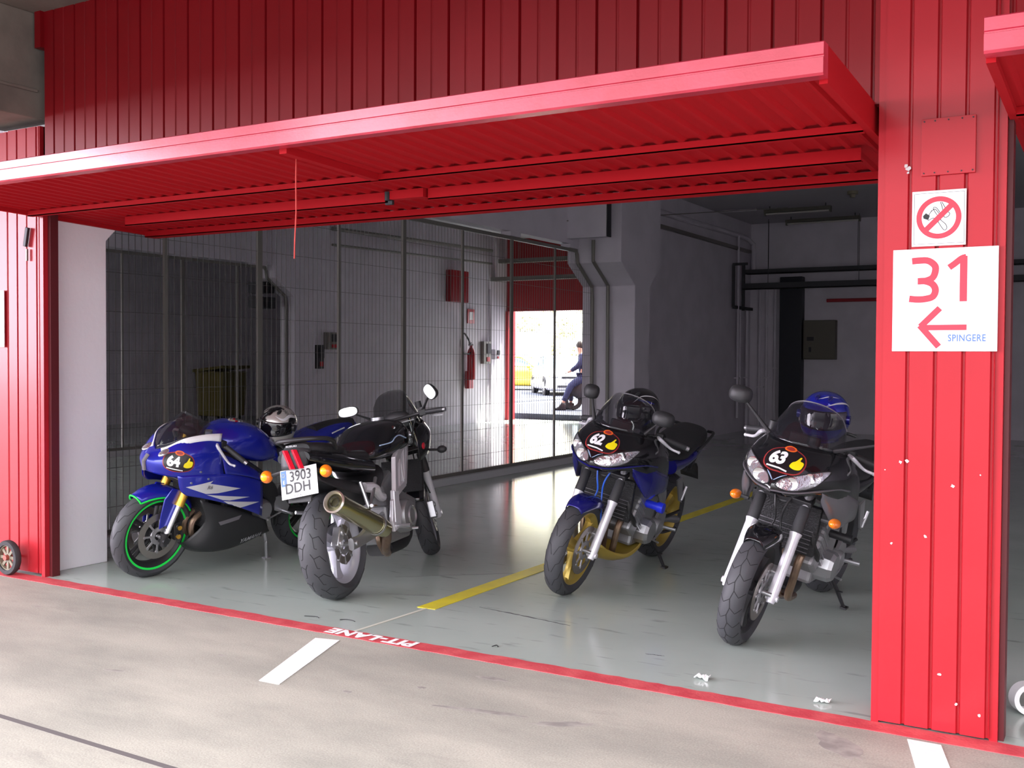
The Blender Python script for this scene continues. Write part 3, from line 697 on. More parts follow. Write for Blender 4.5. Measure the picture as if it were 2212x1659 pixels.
tag(MB().box(FX - .01, FX + .06, 15.2, 21.6, 3.72, 3.78).build('wall_duct', galv, smooth=False), 'thin grey duct below the pale pipe on the left wall', 'duct')
def tube_light(x0, x1, y, label):
    t_ = empty('tube_light', ((x0 + x1) / 2, y, ZC - .12), label, 'ceiling light', None); w = (x1 - x0) / 2
    MB().box(-w, w, -.06, .06, 0.0, .06).build('housing', mat('lamp_housing', (.10, .095, .075), .5), t_, smooth=False, bevel=.004)
    MB().cyl((-w + .03, 0, -.02), (w - .03, 0, -.02), .018, n=12).build('tube', mat('lamp_tube_off', (.5, .48, .45), .3), t_)
    MB().box(-w, -w + .03, -.04, .04, -.05, .0).box(w - .03, w, -.04, .04, -.05, 0).build('socket', MATS['lamp_housing'], t_, smooth=False)
    MB().cyl((-w + .1, 0, .06), (-w + .1, 0, .12), .008).cyl((w - .1, 0, .06), (w - .1, 0, .12), .008).build('rod', darkm, t_)
tube_light(-5.95, -4.72, 19.4, 'unlit fluorescent tube fitting under the ceiling, the nearer one')
tube_light(-6.0, -4.55, 21.0, 'unlit fluorescent tube fitting close to the back wall')
tag(MB().tube([(-6.1, 19.4, ZC - .04), (-6.8, 19.35, ZC - .04)], .02).build('conduit', white), 'short pale conduit left of the nearer tube light', 'conduit')
t_ = empty('smoke_detector', (-4.1, 18.3, ZC), 'small round smoke detector on the ceiling', 'detector')
MB().lathe([(0, -.11), (.04, -.11), (.05, -.06), (.09, -.05), (.09, 0)], ax=(0, 0, 1), n=20).build('body', mat('det_beige', (.25, .22, .15), .5), t_)
tag(MB().tube([(-6.93, 13.3, 3.45), (-5.4, 19.0, 4.25)], .008, 6).build('ceiling_cable', galv), 'thin cable slanting across the ceiling from the white beam', 'cable')

# neighbouring bay behind the fence
def on_far_wall(y): return (-12.99, y)
t_ = empty('fire_extinguisher', (-12.87, 20.05, 1.42), 'red fire extinguisher hanging on the white wall behind the fence', 'fire extinguisher')
rx = mat('extinguisher_red', (.45, .012, .02), .3, coat=.4)
MB().lathe([(0, -.42), (.085, -.42), (.095, -.40), (.095, .18), (.07, .26), (.03, .31), (.03, .36), (0, .36)], ax=(0, 0, 1), n=24).build('cylinder', rx, t_)
MB().box(-.02, .02, -.09, .05, .35, .39).box(-.015, .015, -.1, .0, .40, .42).build('valve', darkm, t_)
MB().tube([(.0, -.04, .37), (.02, -.16, .5), (.02, -.34, .62), (.02, -.46, .45), (.02, -.4, .22), (.02, -.14, .16), (.03, -.06, .2)], .020, 8, smooth=30).build('hose', blackm, t_)
MB().box(-.10, .0, -.1, .1, -.62, -.22).build('holder', rx, t_, smooth=False, bevel=.01)
t_ = empty('extinguisher_sign', (-12.98, 20.2, 2.44), 'small red safety sign above the fire extinguisher', 'sign')
MB().box(-.012, .01, -.14, .14, -.16, .16).build('plate', rx, t_, smooth=False)
MB().box(-.005, .014, -.07, .07, -.08, .10).build('symbol', signw, t_, smooth=False)
t_ = empty('red_notice_board', (-12.95, 19.55, 3.08), 'red wall box under the cable trays behind the fence', 'box')
MB().box(-.04, .1, -.35, .35, -.35, .35).build('board', mat('deep_red', (.28, .01, .015), .4), t_, smooth=False, bevel=.01)
for (y, z, dy, dz, lb, nm, mm) in [(20.80, 1.62, .16, .26, 'cluster of pale switches right of the extinguisher', 'socket_box', galv), (21.25, 1.58, .1, .12, 'small pale junction box beside the switch cluster', 'socket_box', white), (15.3, 1.80, .16, .16, 'dark-fronted socket box on the white wall, the upper one', 'socket_box', galv), (14.95, 1.50, .10, .22, 'narrow dark socket box below the other socket box', 'socket_box', darkm)]:
    t_ = empty(nm, (-12.98, y, z), lb, 'electrical box')
    MB().box(-.02, .08, -dy, dy, -dz, dz).build('housing', mm, t_, smooth=False, bevel=.008)
    MB().box(.08, .1, -dy * .2, dy * .8, -dz * .1, dz * .8).build('cover', darkm, t_, smooth=False)
    MB().box(.08, .1, -dy * .2, dy * .5, -dz * .8, -dz * .4).build('socket', rx, t_, smooth=False)
tag(MB().cyl((-12.95, 21.0, 0.0), (-12.95, 21.0, 3.1), .03, n=10).build('conduit', white), 'white vertical conduit beside the extinguisher', 'conduit')
tag(MB().tube([(-12.92, 15.3, 3.9), (-12.92, 21.0, 4.0)], .04, 8).build('ceiling_pipe', galv), 'grey pipe high on the wall behind the fence', 'pipe')
tag(MB().tube([(-12.92, 15.3, 3.6), (-12.92, 21.0, 3.7)], .025, 8).build('ceiling_pipe', galv), 'thinner pipe below the grey one on the wall behind the fence', 'pipe')
# far dark bay
t_ = empty('waste_container', (-18.5, 17.9, 0), 'yellow container in the dark far bay seen through the fence', 'container')
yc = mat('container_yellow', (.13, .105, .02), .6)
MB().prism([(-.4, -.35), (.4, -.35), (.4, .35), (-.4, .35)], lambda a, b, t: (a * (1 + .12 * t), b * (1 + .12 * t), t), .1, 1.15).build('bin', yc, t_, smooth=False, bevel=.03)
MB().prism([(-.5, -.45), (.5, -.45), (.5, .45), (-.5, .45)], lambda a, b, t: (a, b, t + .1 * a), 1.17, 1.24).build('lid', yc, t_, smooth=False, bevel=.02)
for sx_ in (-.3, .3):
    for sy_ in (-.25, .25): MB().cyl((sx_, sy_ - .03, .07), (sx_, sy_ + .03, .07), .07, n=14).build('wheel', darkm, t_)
tag(MB().tube([(-14.4, 10.7, 0), (-14.45, 10.85, 1.4), (-14.4, 11.0, 3.4)], .04, 8).build('drain_pipe', darkm), 'dark vertical pipe in the far bay seen through the fence', 'pipe')
tag(MB().box(-19.09, -18.9, 9.8, 13.0, 3.1, 3.35).build('wall_duct', tray, smooth=False), 'dark duct on the outermost wall seen through the fence', 'duct')
t_ = empty('wall_speaker_cluster', (-13.2, 13.9, 2.6), 'group of dark boxes beside the far white column', 'box')
for k_, (a, b) in enumerate([(-.3, .1), (-.05, .12), (-.3, -.15), (-.02, -.15)]): MB().box(-.1, .1, a - .1, a + .1, b - .1, b + .1).build('box', darkm, t_, smooth=False, bevel=.01)

# ------------------------------------------------------------------ car park beyond the back door
wallw = mat('sunlit_wall', (.8, .8, .76), .8)
GZ = 0.14
def gp(d, px):   # point outside, d metres ahead of the lens axis at picture column px (planning only)
    l = (px - 1106) / 2270 * d; return (-.507 * d + .862 * l, .8616 * d + .507 * l)
a = gp(60, 1000); b = gp(60, 1400)
def slab(p, q, z0, z1, t, name, m, label, cat):
    mb_ = MB(); d = Vector((q[0] - p[0], q[1] - p[1])).normalized(); n_ = Vector((-d.y, d.x)) * t
    mb_.prism([p, q, (q[0] + n_.x, q[1] + n_.y), (p[0] + n_.x, p[1] + n_.y)], lambda u, v, w: (u, v, w), z0, z1)
    return tag(mb_.build(name, m, smooth=False), label, cat)
slab(gp(56, 900), gp(58, 1190), GZ, 2.95, .3, 'boundary_wall', wallw, 'bright white wall behind the parked cars', 'wall')
# planted bank behind
bank = mat('bank_earth', (.70, .69, .58), .9, bump=.5, bscale=3, col2=(.8, .78, .68), nscale=1.5)
mb_ = MB(); rr_ = random.Random(3)
p0 = gp(60, 850); p1 = gp(60, 1450); q0 = gp(80, 850); q1 = gp(80, 1450)
rows = []
for j in range(7):
    row = []
    for i in range(24):
        u = i / 23; v = j / 6
        A = Vector((p0[0], p0[1], 0)).lerp(Vector((p1[0], p1[1], 0)), u); B_ = Vector((q0[0], q0[1], 0)).lerp(Vector((q1[0], q1[1], 0)), u); P_ = A.lerp(B_, v)
        row.append((P_.x, P_.y, GZ + v * 13 + rr_.uniform(-.5, .5)))
    rows.append(row)
struct(mb_.skin(rows, 1, 1).build('floor_bank', bank))
leaf = mat('leaf_sunlit', (.40, .40, .20), .6, col2=(.62, .6, .40), nscale=.8)
k_ = 0
for i in range(18):
    d = 61.5 + (i // 3) * 2.6; px = 1115 + (i % 3) * 72 + (i // 3 % 2) * 30 + rr_.uniform(-6, 6); c_ = gp(d, px); h = GZ + (d - 60) / 20 * 13; s_ = rr_.uniform(.8, .95)
    mb_ = MB()
    for _ in range(230):
        q = Vector((rr_.uniform(-.8, .8), rr_.uniform(-.8, .8), rr_.uniform(0, 1.4))) * s_; aa = rr_.uniform(0, 6); L = .16 * s_
        e1_ = Vector((math.cos(aa), math.sin(aa), rr_.uniform(-.5, .5))) * L; e2_ = Vector((-math.sin(aa), math.cos(aa), rr_.uniform(-.5, .9))) * L * .6
        mb_.add([q - e1_, q - e2_, q + e1_, q + e2_], [(0, 1, 2, 3)])
    o_ = mb_.build('shrub', leaf, smooth=False, fix=False); o_.location = (c_[0], c_[1], h - .05)
    tag(o_, 'leafy shrub growing on the sunlit bank behind the car park', 'shrub', 'shrubs on the bank beyond the back door')

glassb = mat('car_glass', (.25, .45, .5), .08, spec=.8)
tyrem = mat('car_tyre', (.02, .02, .02), .8)
alloy = mat('car_alloy', (.6, .6, .62), .3, .7)
def car(loc, rz, body, label, est=False):
    t_ = empty('parked_car', loc, label, 'car', None, rz)
    L, W, H_ = 4.3, 1.72, 1.45
    # side outline stations (x, half width, sill, belt/bonnet height)
    st = [(2.12, .60, .35, .55), (2.02, .78, .22, .72), (1.5, .84, .20, .86), (.95, .86, .20, .95), (0, .86, .20, .97), (-1.2, .86, .20, .98), (-1.9, .82, .22, .98), (-2.12, .70, .32, .85)]
    rings = [[(x, -w, z0), (x, -w - .02, (z0 + z1) / 2), (x, -w * .93, z1), (x, 0, z1 + .03), (x, w * .93, z1), (x, w + .02, (z0 + z1) / 2), (x, w, z0), (x, 0, z0 - .02)] for x, w, z0, z1 in st]
    MB().ring(rings, 4, nu=3).build('body', body, t_, ang=50)
    xb = -1.95 if est else -1.55
    cab = [(.95, .74, .94), (.35, .66, 1.36), (-.5, .66, 1.45), (xb + .25, .64, 1.38), (xb, .72, .95)]
    MB().ring([[(x, -w, .93), (x, -w * .96, (z + .93) / 2), (x, -w * .85, z), (x, w * .85, z), (x, w * .96, (z + .93) / 2), (x, w, .93)] for x, w, z in cab], 3, nu=2).build('cabin_glass', glassb, t_, ang=50)
    rf = MB().skin([[(.33, -.58, 1.372), (.36, 0, 1.40), (.33, .58, 1.372)], [(-.5, -.58, 1.465), (-.5, 0, 1.49), (-.5, .58, 1.465)], [(xb + .22, -.57, 1.40), (xb + .2, 0, 1.42), (xb + .22, .57, 1.40)]], 4, 4)
    for s_ in (-1, 1):
        rf.bar((.95, s_ * .735, .95), (.33, s_ * .60, 1.375), .05, .05); rf.bar((-.35, s_ * .76, .95), (-.4, s_ * .63, 1.44), .06, .06); rf.bar((xb, s_ * .72, .95), (xb + .23, s_ * .58, 1.38), .08, .06)
        rf.bar((.33, s_ * .60, 1.375), (-.5, s_ * .6, 1.46), .05, .04); rf.bar((-.5, s_ * .6, 1.46), (xb + .23, s_ * .58, 1.4), .05, .04)
    rf.build('roof', body, t_, solid=.02)
    for x in (1.35, -1.3):
        for s_ in (-1, 1):
            q = MB().lathe([(.2, -.1), (.3, -.1), (.315, -.07), (.315, .07), (.3, .1), (.2, .1)], (x, s_ * .80, .315), n=28, closed=True).build('wheel', tyrem, t_)
            w2 = MB().lathe([(0, s_ * .09), (.06, s_ * .095), (.20, s_ * .08), (.2, 0)], (x, s_ * .80, .315), n=28)
            for k in range(6):
                a = k * PI / 3; w2.bar((x, s_ * .90, .315), (x + .19 * math.cos(a), s_ * .89, .315 + .19 * math.sin(a)), .05, .02, up=(0, 1, 0))
            w2.build('wheel_trim', alloy, q)
            MB().lathe([(.33, -.03), (.37, -.03), (.37, .03), (.33, .03)], (x, s_ * .86, .33), n=24, closed=True, a0=0, a1=2 * PI).build('wheel_arch', darkm, t_)
    MB().box(2.06, 2.15, -.35, .35, .62, .70).build('grille', darkm, t_, smooth=False)
    MB().box(2.04, 2.15, -.5, .5, .30, .38).build('lower_grille', darkm, t_, smooth=False)
    for s_ in (-1, 1):
        MB().ell((2.0, s_ * .58, .68), (.12, .17, .09)).build('headlight', alloy, t_)
        MB().ell((1.93, s_ * .76, .66), (.1, .06, .07)).build('indicator', mat('car_amber', (.9, .25, .05), .3), t_)
        MB().ell((.75, s_ * .93, 1.0), (.08, .1, .07)).build('door_mirror', body, t_)
    MB().box(2.13, 2.17, -.26, .26, .47, .58).build('number_plate', signw, t_, smooth=False)
    return t_
cw = mat('car_white', (.75, .76, .78), .25, coat=.5); cy_ = mat('car_yellow', (.75, .55, .06), .25, coat=.5)
c1 = gp(40, 1212); car((c1[0], c1[1], GZ), math.radians(-52), cw, 'white car facing the garage, seen through the open back door')
c2 = gp(45.5, 1122); car((c2[0], c2[1], GZ), math.radians(10), cy_, 'white and yellow estate car at the left of the car park', True)
# white bay markings
for (a, b, lb) in [((30.5, 1090), (34.5, 1260), 'nearer white bay line on the asphalt'), ((34, 1090), (36.5, 1260), 'farther white bay line on the asphalt')]:
    p = gp(*a); q = gp(*b); slab(p, q, GZ, GZ + .004, .12, 'parking_line', wpaint, lb, 'line marking')
# metal post by the door frame with a yellow foot
# person sitting sideways on a scooter, half hidden by the column
pz = gp(27.6, 1251); fc = Vector((-.862, -.507, 0))  # faces picture-left
sit = empty('motor_scooter', (pz[0], pz[1], GZ), 'dark scooter half hidden by the column, person sitting on it', 'scooter', None, math.atan2(fc.y, fc.x))
MB().lathe([(.13, -.05), (.22, -.05), (.24, 0), (.22, .05), (.13, .05)], (.15, 0, .24), n=24, closed=True).build('wheel', tyrem, sit)
MB().lathe([(.13, -.05), (.22, -.05), (.24, 0), (.22, .05), (.13, .05)], (-1.0, 0, .24), n=24, closed=True).build('wheel', tyrem, sit)
MB().ring([[(x, -w, z - h), (x, -w, z + h), (x, w, z + h), (x, w, z - h)] for x, w, z, h in [(.25, .1, .55, .1), (-.1, .15, .5, .2), (-.6, .16, .55, .2), (-1.1, .12, .68, .1)]], 4).build('body', darkm, sit)
MB().ring([[(x, -w, z - h), (x, -w, z + h), (x, w, z + h), (x, w, z - h)] for x, w, z, h in [(-.05, .1, .76, .05), (-.4, .15, .78, .06), (-.9, .12, .83, .05)]], 4).build('seat', blackm, sit)
per = empty('person', (pz[0], pz[1], GZ), 'person in dark blue jacket and jeans sitting with one boot stretched out', 'person', None, math.atan2(fc.y, fc.x))
def skinned(name, joints, edges, radii, m, parent, sub=2):
    me = bpy.data.meshes.new(name); me.from_pydata([tuple(j) for j in joints], edges, [])
    o_ = bpy.data.objects.new(name, me); COL.objects.link(o_); me.materials.append(m)
    o_.modifiers.new('skin', 'SKIN'); sv = me.skin_vertices[0].data
    for i, r_ in enumerate(radii): sv[i].radius = (r_, r_)
    sv[0].use_root = True
    md = o_.modifiers.new('sub', 'SUBSURF'); md.levels = sub; md.render_levels = sub
    for q in o_.modifiers:
        if q.type == 'SKIN': q.use_smooth_shade = True
    o_.parent = parent; return o_
skinm = mat('skin_tone', (.45, .25, .18), .6); navy = mat('navy_cloth', (.008, .010, .05), .8); jean = mat('jean_cloth', (.015, .02, .07), .85)
J = [(-.15, 0, .92), (-.13, 0, 1.12), (-.08, 0, 1.36), (-.05, 0, 1.48), (-.02, 0, 1.60), (0.0, 0, 1.70),
     (-.1, .19, 1.40), (.04, .24, 1.16), (.24, .20, 1.02), (.31, .17, .99), (-.1, -.19, 1.40), (-.02, -.25, 1.16), (.2, -.2, 1.02), (.27, -.17, 1.0),
     (-.12, .1, .86), (.22, .18, .66), (.42, .2, .22), (.45, .2, .10), (-.12, -.1, .86), (.2, -.2, .62), (.2, -.22, .2), (.22, -.22, .10)]
E_ = [(0, 1), (1, 2), (2, 3), (3, 4), (4, 5), (2, 6), (6, 7), (7, 8), (8, 9), (2, 10), (10, 11), (11, 12), (12, 13), (0, 14), (14, 15), (15, 16), (16, 17), (0, 18), (18, 19), (19, 20), (20, 21)]
Rr = [.15, .14, .16, .06, .085, .08, .07, .05, .035, .03, .07, .05, .035, .03, .1, .075, .05, .04, .1, .075, .05, .04]
skinned('body', J, E_, Rr, skinm, per)
skinned('jacket', [J[i] for i in (0, 1, 2, 3, 6, 7, 8, 10, 11, 12)], [(0, 1), (1, 2), (2, 3), (2, 4), (4, 5), (5, 6), (2, 7), (7, 8), (8, 9)], [.17, .165, .185, .08, .09, .07, .055, .09, .07, .055], navy, per)
skinned('trousers', [J[i] for i in (0, 14, 15, 16, 18, 19, 20)], [(0, 1), (1, 2), (2, 3), (0, 4), (4, 5), (5, 6)], [.165, .12, .095, .065, .12, .095, .065], jean, per)
for (fx, fy) in ((.45, .2), (.22, -.22)):
    MB().ring([[(fx + x, fy - w, .0), (fx + x, fy - w, h), (fx + x, fy + w, h), (fx + x, fy + w, .0)] for x, w, h in [(-.1, .035, .16), (0, .045, .2), (.1, .05, .09), (.2, .035, .05)]], 4).build('boot', blackm, per)
MB().ell((-.03, 0, 1.70), (.105, .09, .12)).build('hair', mat('dark_hair', (.02, .015, .012), .7), per)
for s_ in (1, -1):
    for k in range(5):
        hx, hy, hz = (.31, .17, .99) if s_ > 0 else (.27, -.17, 1.0)
        MB().tube([(hx, hy + (k - 2) * .016, hz), (hx + .05, hy + (k - 2) * .018, hz - .02), (hx + .07, hy + (k - 2) * .018, hz - .06)], [.010, .009, .007], 6).build('finger', skinm, per)
# ------------------------------------------------------------------ motorcycles (built facing +X, left side +Y, rear contact at origin)
tyre_m = mat('tyre_rubber', (0.045, 0.046, 0.052), 0.62, bump=0.08, bscale=60)
groove_m = mat('tyre_groove', (0.008, 0.008, 0.009), 0.9)
blk = mat('gloss_black', (0.008, 0.008, 0.010), 0.12, coat=0.6)
blkm = mat('satin_black', (0.018, 0.018, 0.02), 0.45)
plast = mat('black_plastic', (0.03, 0.03, 0.033), 0.55)
seatm = mat('seat_vinyl', (0.02, 0.02, 0.022), 0.6, bump=0.2, bscale=60)
alu = mat('aluminium', (0.50, 0.50, 0.52), 0.35, 0.85, bump=0.05, bscale=30)
alum = mat('cast_aluminium', (0.36, 0.36, 0.37), 0.5, 0.7, bump=0.15, bscale=30)
silv = mat('silver_paint', (0.74, 0.73, 0.78), 0.35, 0.3, coat=0.3)
chrome = mat('chrome', (0.8, 0.8, 0.82), 0.08, 1.0)
steel = mat('header_steel', (0.36, 0.25, 0.17), 0.35, 0.8, col2=(0.22, 0.15, 0.12), nscale=9)
discm = mat('disc_steel', (0.34, 0.31, 0.29), 0.35, 0.9)
gold = mat('gold_rim', (0.52, 0.38, 0.08), 0.35, 0.5, coat=0.2)
goldf = mat('gold_fork', (0.75, 0.42, 0.06), 0.25, 0.7)
wheelsil = mat('wheel_silver', (0.50, 0.50, 0.56), 0.4, 0.4)
bluep = mat('metallic_blue', (0.010, 0.018, 0.36), 0.22, 0.25, coat=0.8)
blued = mat('deep_blue', (0.012, 0.012, 0.20), 0.22, 0.3, coat=0.8)
greyp = mat('grey_flank', (0.20, 0.19, 0.21), 0.3, 0.4, coat=0.4)
amber = mat('amber_lens', (0.85, 0.20, 0.01), 0.15, coat=0.6, spec=.7)
ambin = mat('amber_core', (0.95, 0.50, 0.02), 0.2)
redl = mat('red_lens', (0.60, 0.01, 0.03), 0.15, coat=0.6)
lensm = mat('headlight_lens', (0.62, 0.62, 0.66), 0.08, 0.75, bump=1.0, bscale=22, coat=1.0)
screen = mat('smoked_screen', (0.02, 0.02, 0.025), 0.04, alpha=0.42, coat=0.5)
mirr = mat('mirror_glass', (0.9, 0.9, 0.92), 0.02, 1.0)
greenm = mat('green_tape', (0.01, 0.75, 0.08), 0.4)
whitev = mat('white_vinyl', (0.82, 0.82, 0.84), 0.3)
greyv = mat('grey_vinyl', (0.55, 0.55, 0.58), 0.3)
yelv = mat('yellow_vinyl', (0.85, 0.72, 0.01), 0.35)
orgv = mat('orange_vinyl', (0.80, 0.14, 0.02), 0.35)
redv = mat('red_vinyl', (0.30, 0.03, 0.03), 0.35)
blkv = mat('black_vinyl', (0.012, 0.010, 0.012), 0.35)
rad_m = mat('radiator', (0.015, 0.015, 0.017), 0.6, bump=0.8, bscale=120)
brz = mat('tinted_steel', (0.62, 0.57, 0.33), 0.22, 1.0)
hoseb = mat('blue_hose', (0.03, 0.12, 0.6), 0.4)
cable_m = mat('rubber_hose', (0.012, 0.012, 0.013), 0.5)

def hull(mb, sts, n=4, nu=3, mi=0, cap=True):
    rings = []
    for s_ in sts:
        x, w, zl, zh = s_[:4]; k = s_[4] if len(s_) > 4 else 0.75; ym = s_[5] if len(s_) > 5 else 0.5
        h = zh - zl
        half = [(0, zh), (w * k, zh - h * .10), (w, zl + h * ym), (w * .82, zl + h * .06), (0, zl)]
        rings.append([(x, y, z) for y, z in half] + [(x, -y, z) for y, z in half[-2:0:-1]])
    return mb.ring(rings, n, nu=nu, mi=mi, cap=cap)

def wheel(root, name, cx, R, w, rimm, style='3', tread='v', discs=(1, -1), disc_r=.15, tape=None, n_sp=3, tape2=None):
    rr = 0.222; rim = MB(); bw = w * .36
    rim.lathe([(rr, -bw), (rr + .008, -bw), (rr + .008, -bw + .008), (rr - .012, -bw + .02), (rr - .022, -bw * .4), (rr - .022, bw * .4), (rr - .012, bw - .02), (rr + .008, bw - .008), (rr + .008, bw), (rr, bw), (rr - .006, bw - .004), (rr - .03, bw * .4), (rr - .03, -bw * .4), (rr - .006, -bw + .004)], (cx, 0, R), n=64, closed=True)
    rim.lathe([(.0, -.05), (.035, -.05), (.04, -.03), (.04, .03), (.035, .05), (0, .05)], (cx, 0, R), n=24)
    for i in range(n_sp):
        a = 2 * PI * i / n_sp + .5
        def pt(r_, da, y): return (cx + r_ * math.cos(a + da), y, R + r_ * math.sin(a + da))
        if style == '5':
            for s_ in (-1, 1): rim.tube([pt(.035, s_ * .5, 0), pt(.11, s_ * .16, 0), pt(.205, s_ * .10, 0)], [.016, .011, .013], 8, smooth=6, flat=1.2)
        else:
            rim.ring([[pt(r_, -da, -h), pt(r_, -da, h), pt(r_, da, h), pt(r_, da, -h)] for r_, da, h in [(.03, .8, .03), (.08, .30, .022), (.14, .18, .018), (.205, .22, .026)]], 4, nu=2)
    wo_ = rim.build(name, rimm, root)
    R0 = R; ty = []
    for i in range(15):
        ph = math.radians(-82 + 164 * i / 14); ty.append((R0 - (w / 2) * (1 - math.cos(ph)) * .82, w / 2 * math.sin(ph)))
    prof = [(rr, -bw + .002), (rr + .012, -bw - .004)] + ty + [(rr + .012, bw + .004), (rr, bw - .002)]
    MB_t = MB().lathe(prof, (cx, 0, R), n=80)
    t_o = MB_t.build('tyre', tyre_m, wo_)
    g = MB()
    def sp(th, ph, off=.0008):
        r_ = R0 - (w / 2) * (1 - math.cos(ph)) * .82 + off * math.cos(ph) * 1.2; h = (w / 2 + off) * math.sin(ph)
        return Vector((cx + r_ * math.cos(th), h, R + r_ * math.sin(th)))
    def rib(path, wd=.0028):
        pts = []
        for i in range(len(path) - 1):
            for k in range(5): pts.append((path[i][0] + (path[i + 1][0] - path[i][0]) * k / 5, path[i][1] + (path[i + 1][1] - path[i][1]) * k / 5))
        pts.append(path[-1]); L = []; Rr_ = []
        for i in range(len(pts)):
            a_ = sp(*pts[max(i - 1, 0)]); b_ = sp(*pts[min(i + 1, len(pts) - 1)]); d = (b_ - a_).normalized(); c_ = sp(*pts[i])
            nrm = Vector((c_.x - cx, c_.y * 1.5, c_.z - R)).normalized(); sdd = d.cross(nrm).normalized() * wd / 2
            L.append(c_ + sdd); Rr_.append(c_ - sdd)
        k = len(pts); g.add(L + Rr_, [(i, i + 1, k + i + 1, k + i) for i in range(k - 1)])
    N = 22 if tread == 'v' else 17
    for i in range(N):
        t0 = 2 * PI * i / N; st = 2 * PI / N
        if tread == 'v':       # zig-zag centre plus slanted arms
            rib([(t0, -.08), (t0 + st * .5, .08), (t0 + st, -.08)], .003)
            rib([(t0 + st * .5, .08), (t0 + st * .2, .55), (t0 + st * .55, 1.15)], .003); rib([(t0, -.08), (t0 + st * .7 - st, -.55), (t0 + st * .05, -1.15)], .003)
        elif tread == 'hex':   # angular side hooks of the rear tyre
            for s_ in (-1, 1):
                o_ = 0 if s_ > 0 else st / 2
                rib([(t0 + o_, s_ * .15), (t0 + o_ + st * .25, s_ * .35), (t0 + o_ + st * .15, s_ * .75), (t0 + o_ + st * .55, s_ * 1.15)], .004)
                rib([(t0 + o_ + st * .25, s_ * .35), (t0 + o_ + st * .75, s_ * .45), (t0 + o_ + st * .8, s_ * .62)], .0035)
        else:
            for s_ in (-1, 1): rib([(t0, s_ * .1), (t0 + st * .5, s_ * .45), (t0 + st * .6, s_ * .8), (t0 + st * 1.1, s_ * 1.15)], .003)
    g.build('tread_groove', groove_m, wo_, smooth=False, fix=False)
    for s_ in discs:
        d = MB(); y = s_ * .066
        d.lathe([(disc_r - .045, y - .0025), (disc_r, y - .0025), (disc_r, y + .0025), (disc_r - .045, y + .0025)], (cx, 0, R), n=48, closed=True)
        db = MB(); db.lathe([(.03, y - .004), (.06, y - .004), (.06, y + .004), (.03, y + .004)], (cx, 0, R), n=32, closed=True)
        for k in range(8):
            a = 2 * PI * k / 8; c_, s2 = math.cos(a), math.sin(a)
            db.bar((cx + .055 * c_, y, R + .055 * s2), (cx + .112 * c_, y, R + .112 * s2), .012, .008, up=(0, 1, 0))
            db.cyl((cx + .11 * c_, y - .007, R + .11 * s2), (cx + .11 * c_, y + .007, R + .11 * s2), .009, n=10)
        do = d.build('brake_disc', discm, wo_)
        hm = MB()
        for k in range(40):
            a = 2 * PI * k / 40; r_ = disc_r - .012 - (k % 3) * .010; hm.cyl((cx + r_ * math.cos(a), y - .003, R + r_ * math.sin(a)), (cx + r_ * math.cos(a), y + .003, R + r_ * math.sin(a)), .0035, n=6)
        db.build('disc_carrier', alum, wo_); 
    if tape:
        for s_ in (1, -1):
            MB().lathe([(rr + .001, s_ * (bw + .0015)), (rr + .014, s_ * (bw + .005)), (rr + .014, s_ * (bw + .007)), (rr + .001, s_ * (bw + .004))], (cx, 0, R), n=72, closed=True).build('rim_tape', tape, wo_)
    return wo_

def caliper(root, cx, R, s_, ang, m=alum, r_=.125, nm='brake_caliper'):
    a = math.radians(ang); c_ = (cx + r_ * math.cos(a), s_ * .078, R + r_ * math.sin(a))
    rot = Matrix.Rotation(-a, 3, 'Y')
    mb = MB().obox(c_, (.055, .05, .12), rot)
    for k in (-.032, .032):
        q = Vector(c_) + rot @ Vector((0, 0, k)); mb.cyl(q - Vector((0, s_ * .0, 0)), q + Vector((0, s_ * .034, 0)), .019, n=14)
    return mb.build(nm, m, root, bevel=.006)

def fork(root, ax, R, top, y=.105, slider=silv, tube=blkm, zs=.62, usd=False, rs=.027, rt=.024, nm='fork_leg'):
    for s_ in (1, -1):
        A = Vector((ax[0], s_ * y, ax[1])); T = Vector((top[0], s_ * y, top[1])); t = (zs - ax[1]) / (top[1] - ax[1]); M_ = A.lerp(T, t)
        mb = MB()
        if not usd:
            mb.tube([A - (T - A).normalized() * .03, A, A.lerp(M_, .3), A.lerp(M_, .93), M_], [.020, .028, rs, rs, rs + .006], 16)
            mb.cyl(A + V(0, -s_ * .03, 0), A + V(0, s_ * .032, 0), .016, n=12)
            f_ = mb.build(nm, slider, root)
            MB().tube([M_, M_.lerp(T, .32), M_.lerp(T, .34)], [rs + .004, rs + .002, rt], 16).build('dust_boot', plast, f_)
            MB().cyl(M_.lerp(T, .33), T, rt, n=16).build('stanchion', tube, f_)
        else:
            mb.tube([M_, M_.lerp(T, .08), T], [rs + .007, rs + .004, rs + .004], 16); f_ = mb.build(nm, tube, root)
            MB().cyl(A, M_, rt * .85, n=16).build('stanchion', chrome, f_)
            MB().tube([A + V(0, 0, -.035), A + V(0, 0, .05)], [.024, .028], 14).cyl(A + V(0, -s_ * .03, 0), A + V(0, s_ * .03, 0), .022, n=14).build('axle_clamp', blkm, f_)
    MB().obox((top[0] + .02, 0, top[1] - .03), (.07, y * 2 + .06, .03), Matrix.Rotation(.4, 3, 'Y')).build('triple_clamp', alum, root, smooth=False, bevel=.006)
    tl = Vector((ax[0], 0, ax[1])).lerp(Vector((top[0], 0, top[1])), (zs + .16 - ax[1]) / (top[1] - ax[1]))
    MB().obox(tl, (.07, y * 2 + .06, .035), Matrix.Rotation(.4, 3, 'Y')).build('lower_clamp', blkm, root, smooth=False, bevel=.006)
    MB().cyl((ax[0] + .02, -y, R), (ax[0] + .02, y, R), .012).build('axle', alu, root)

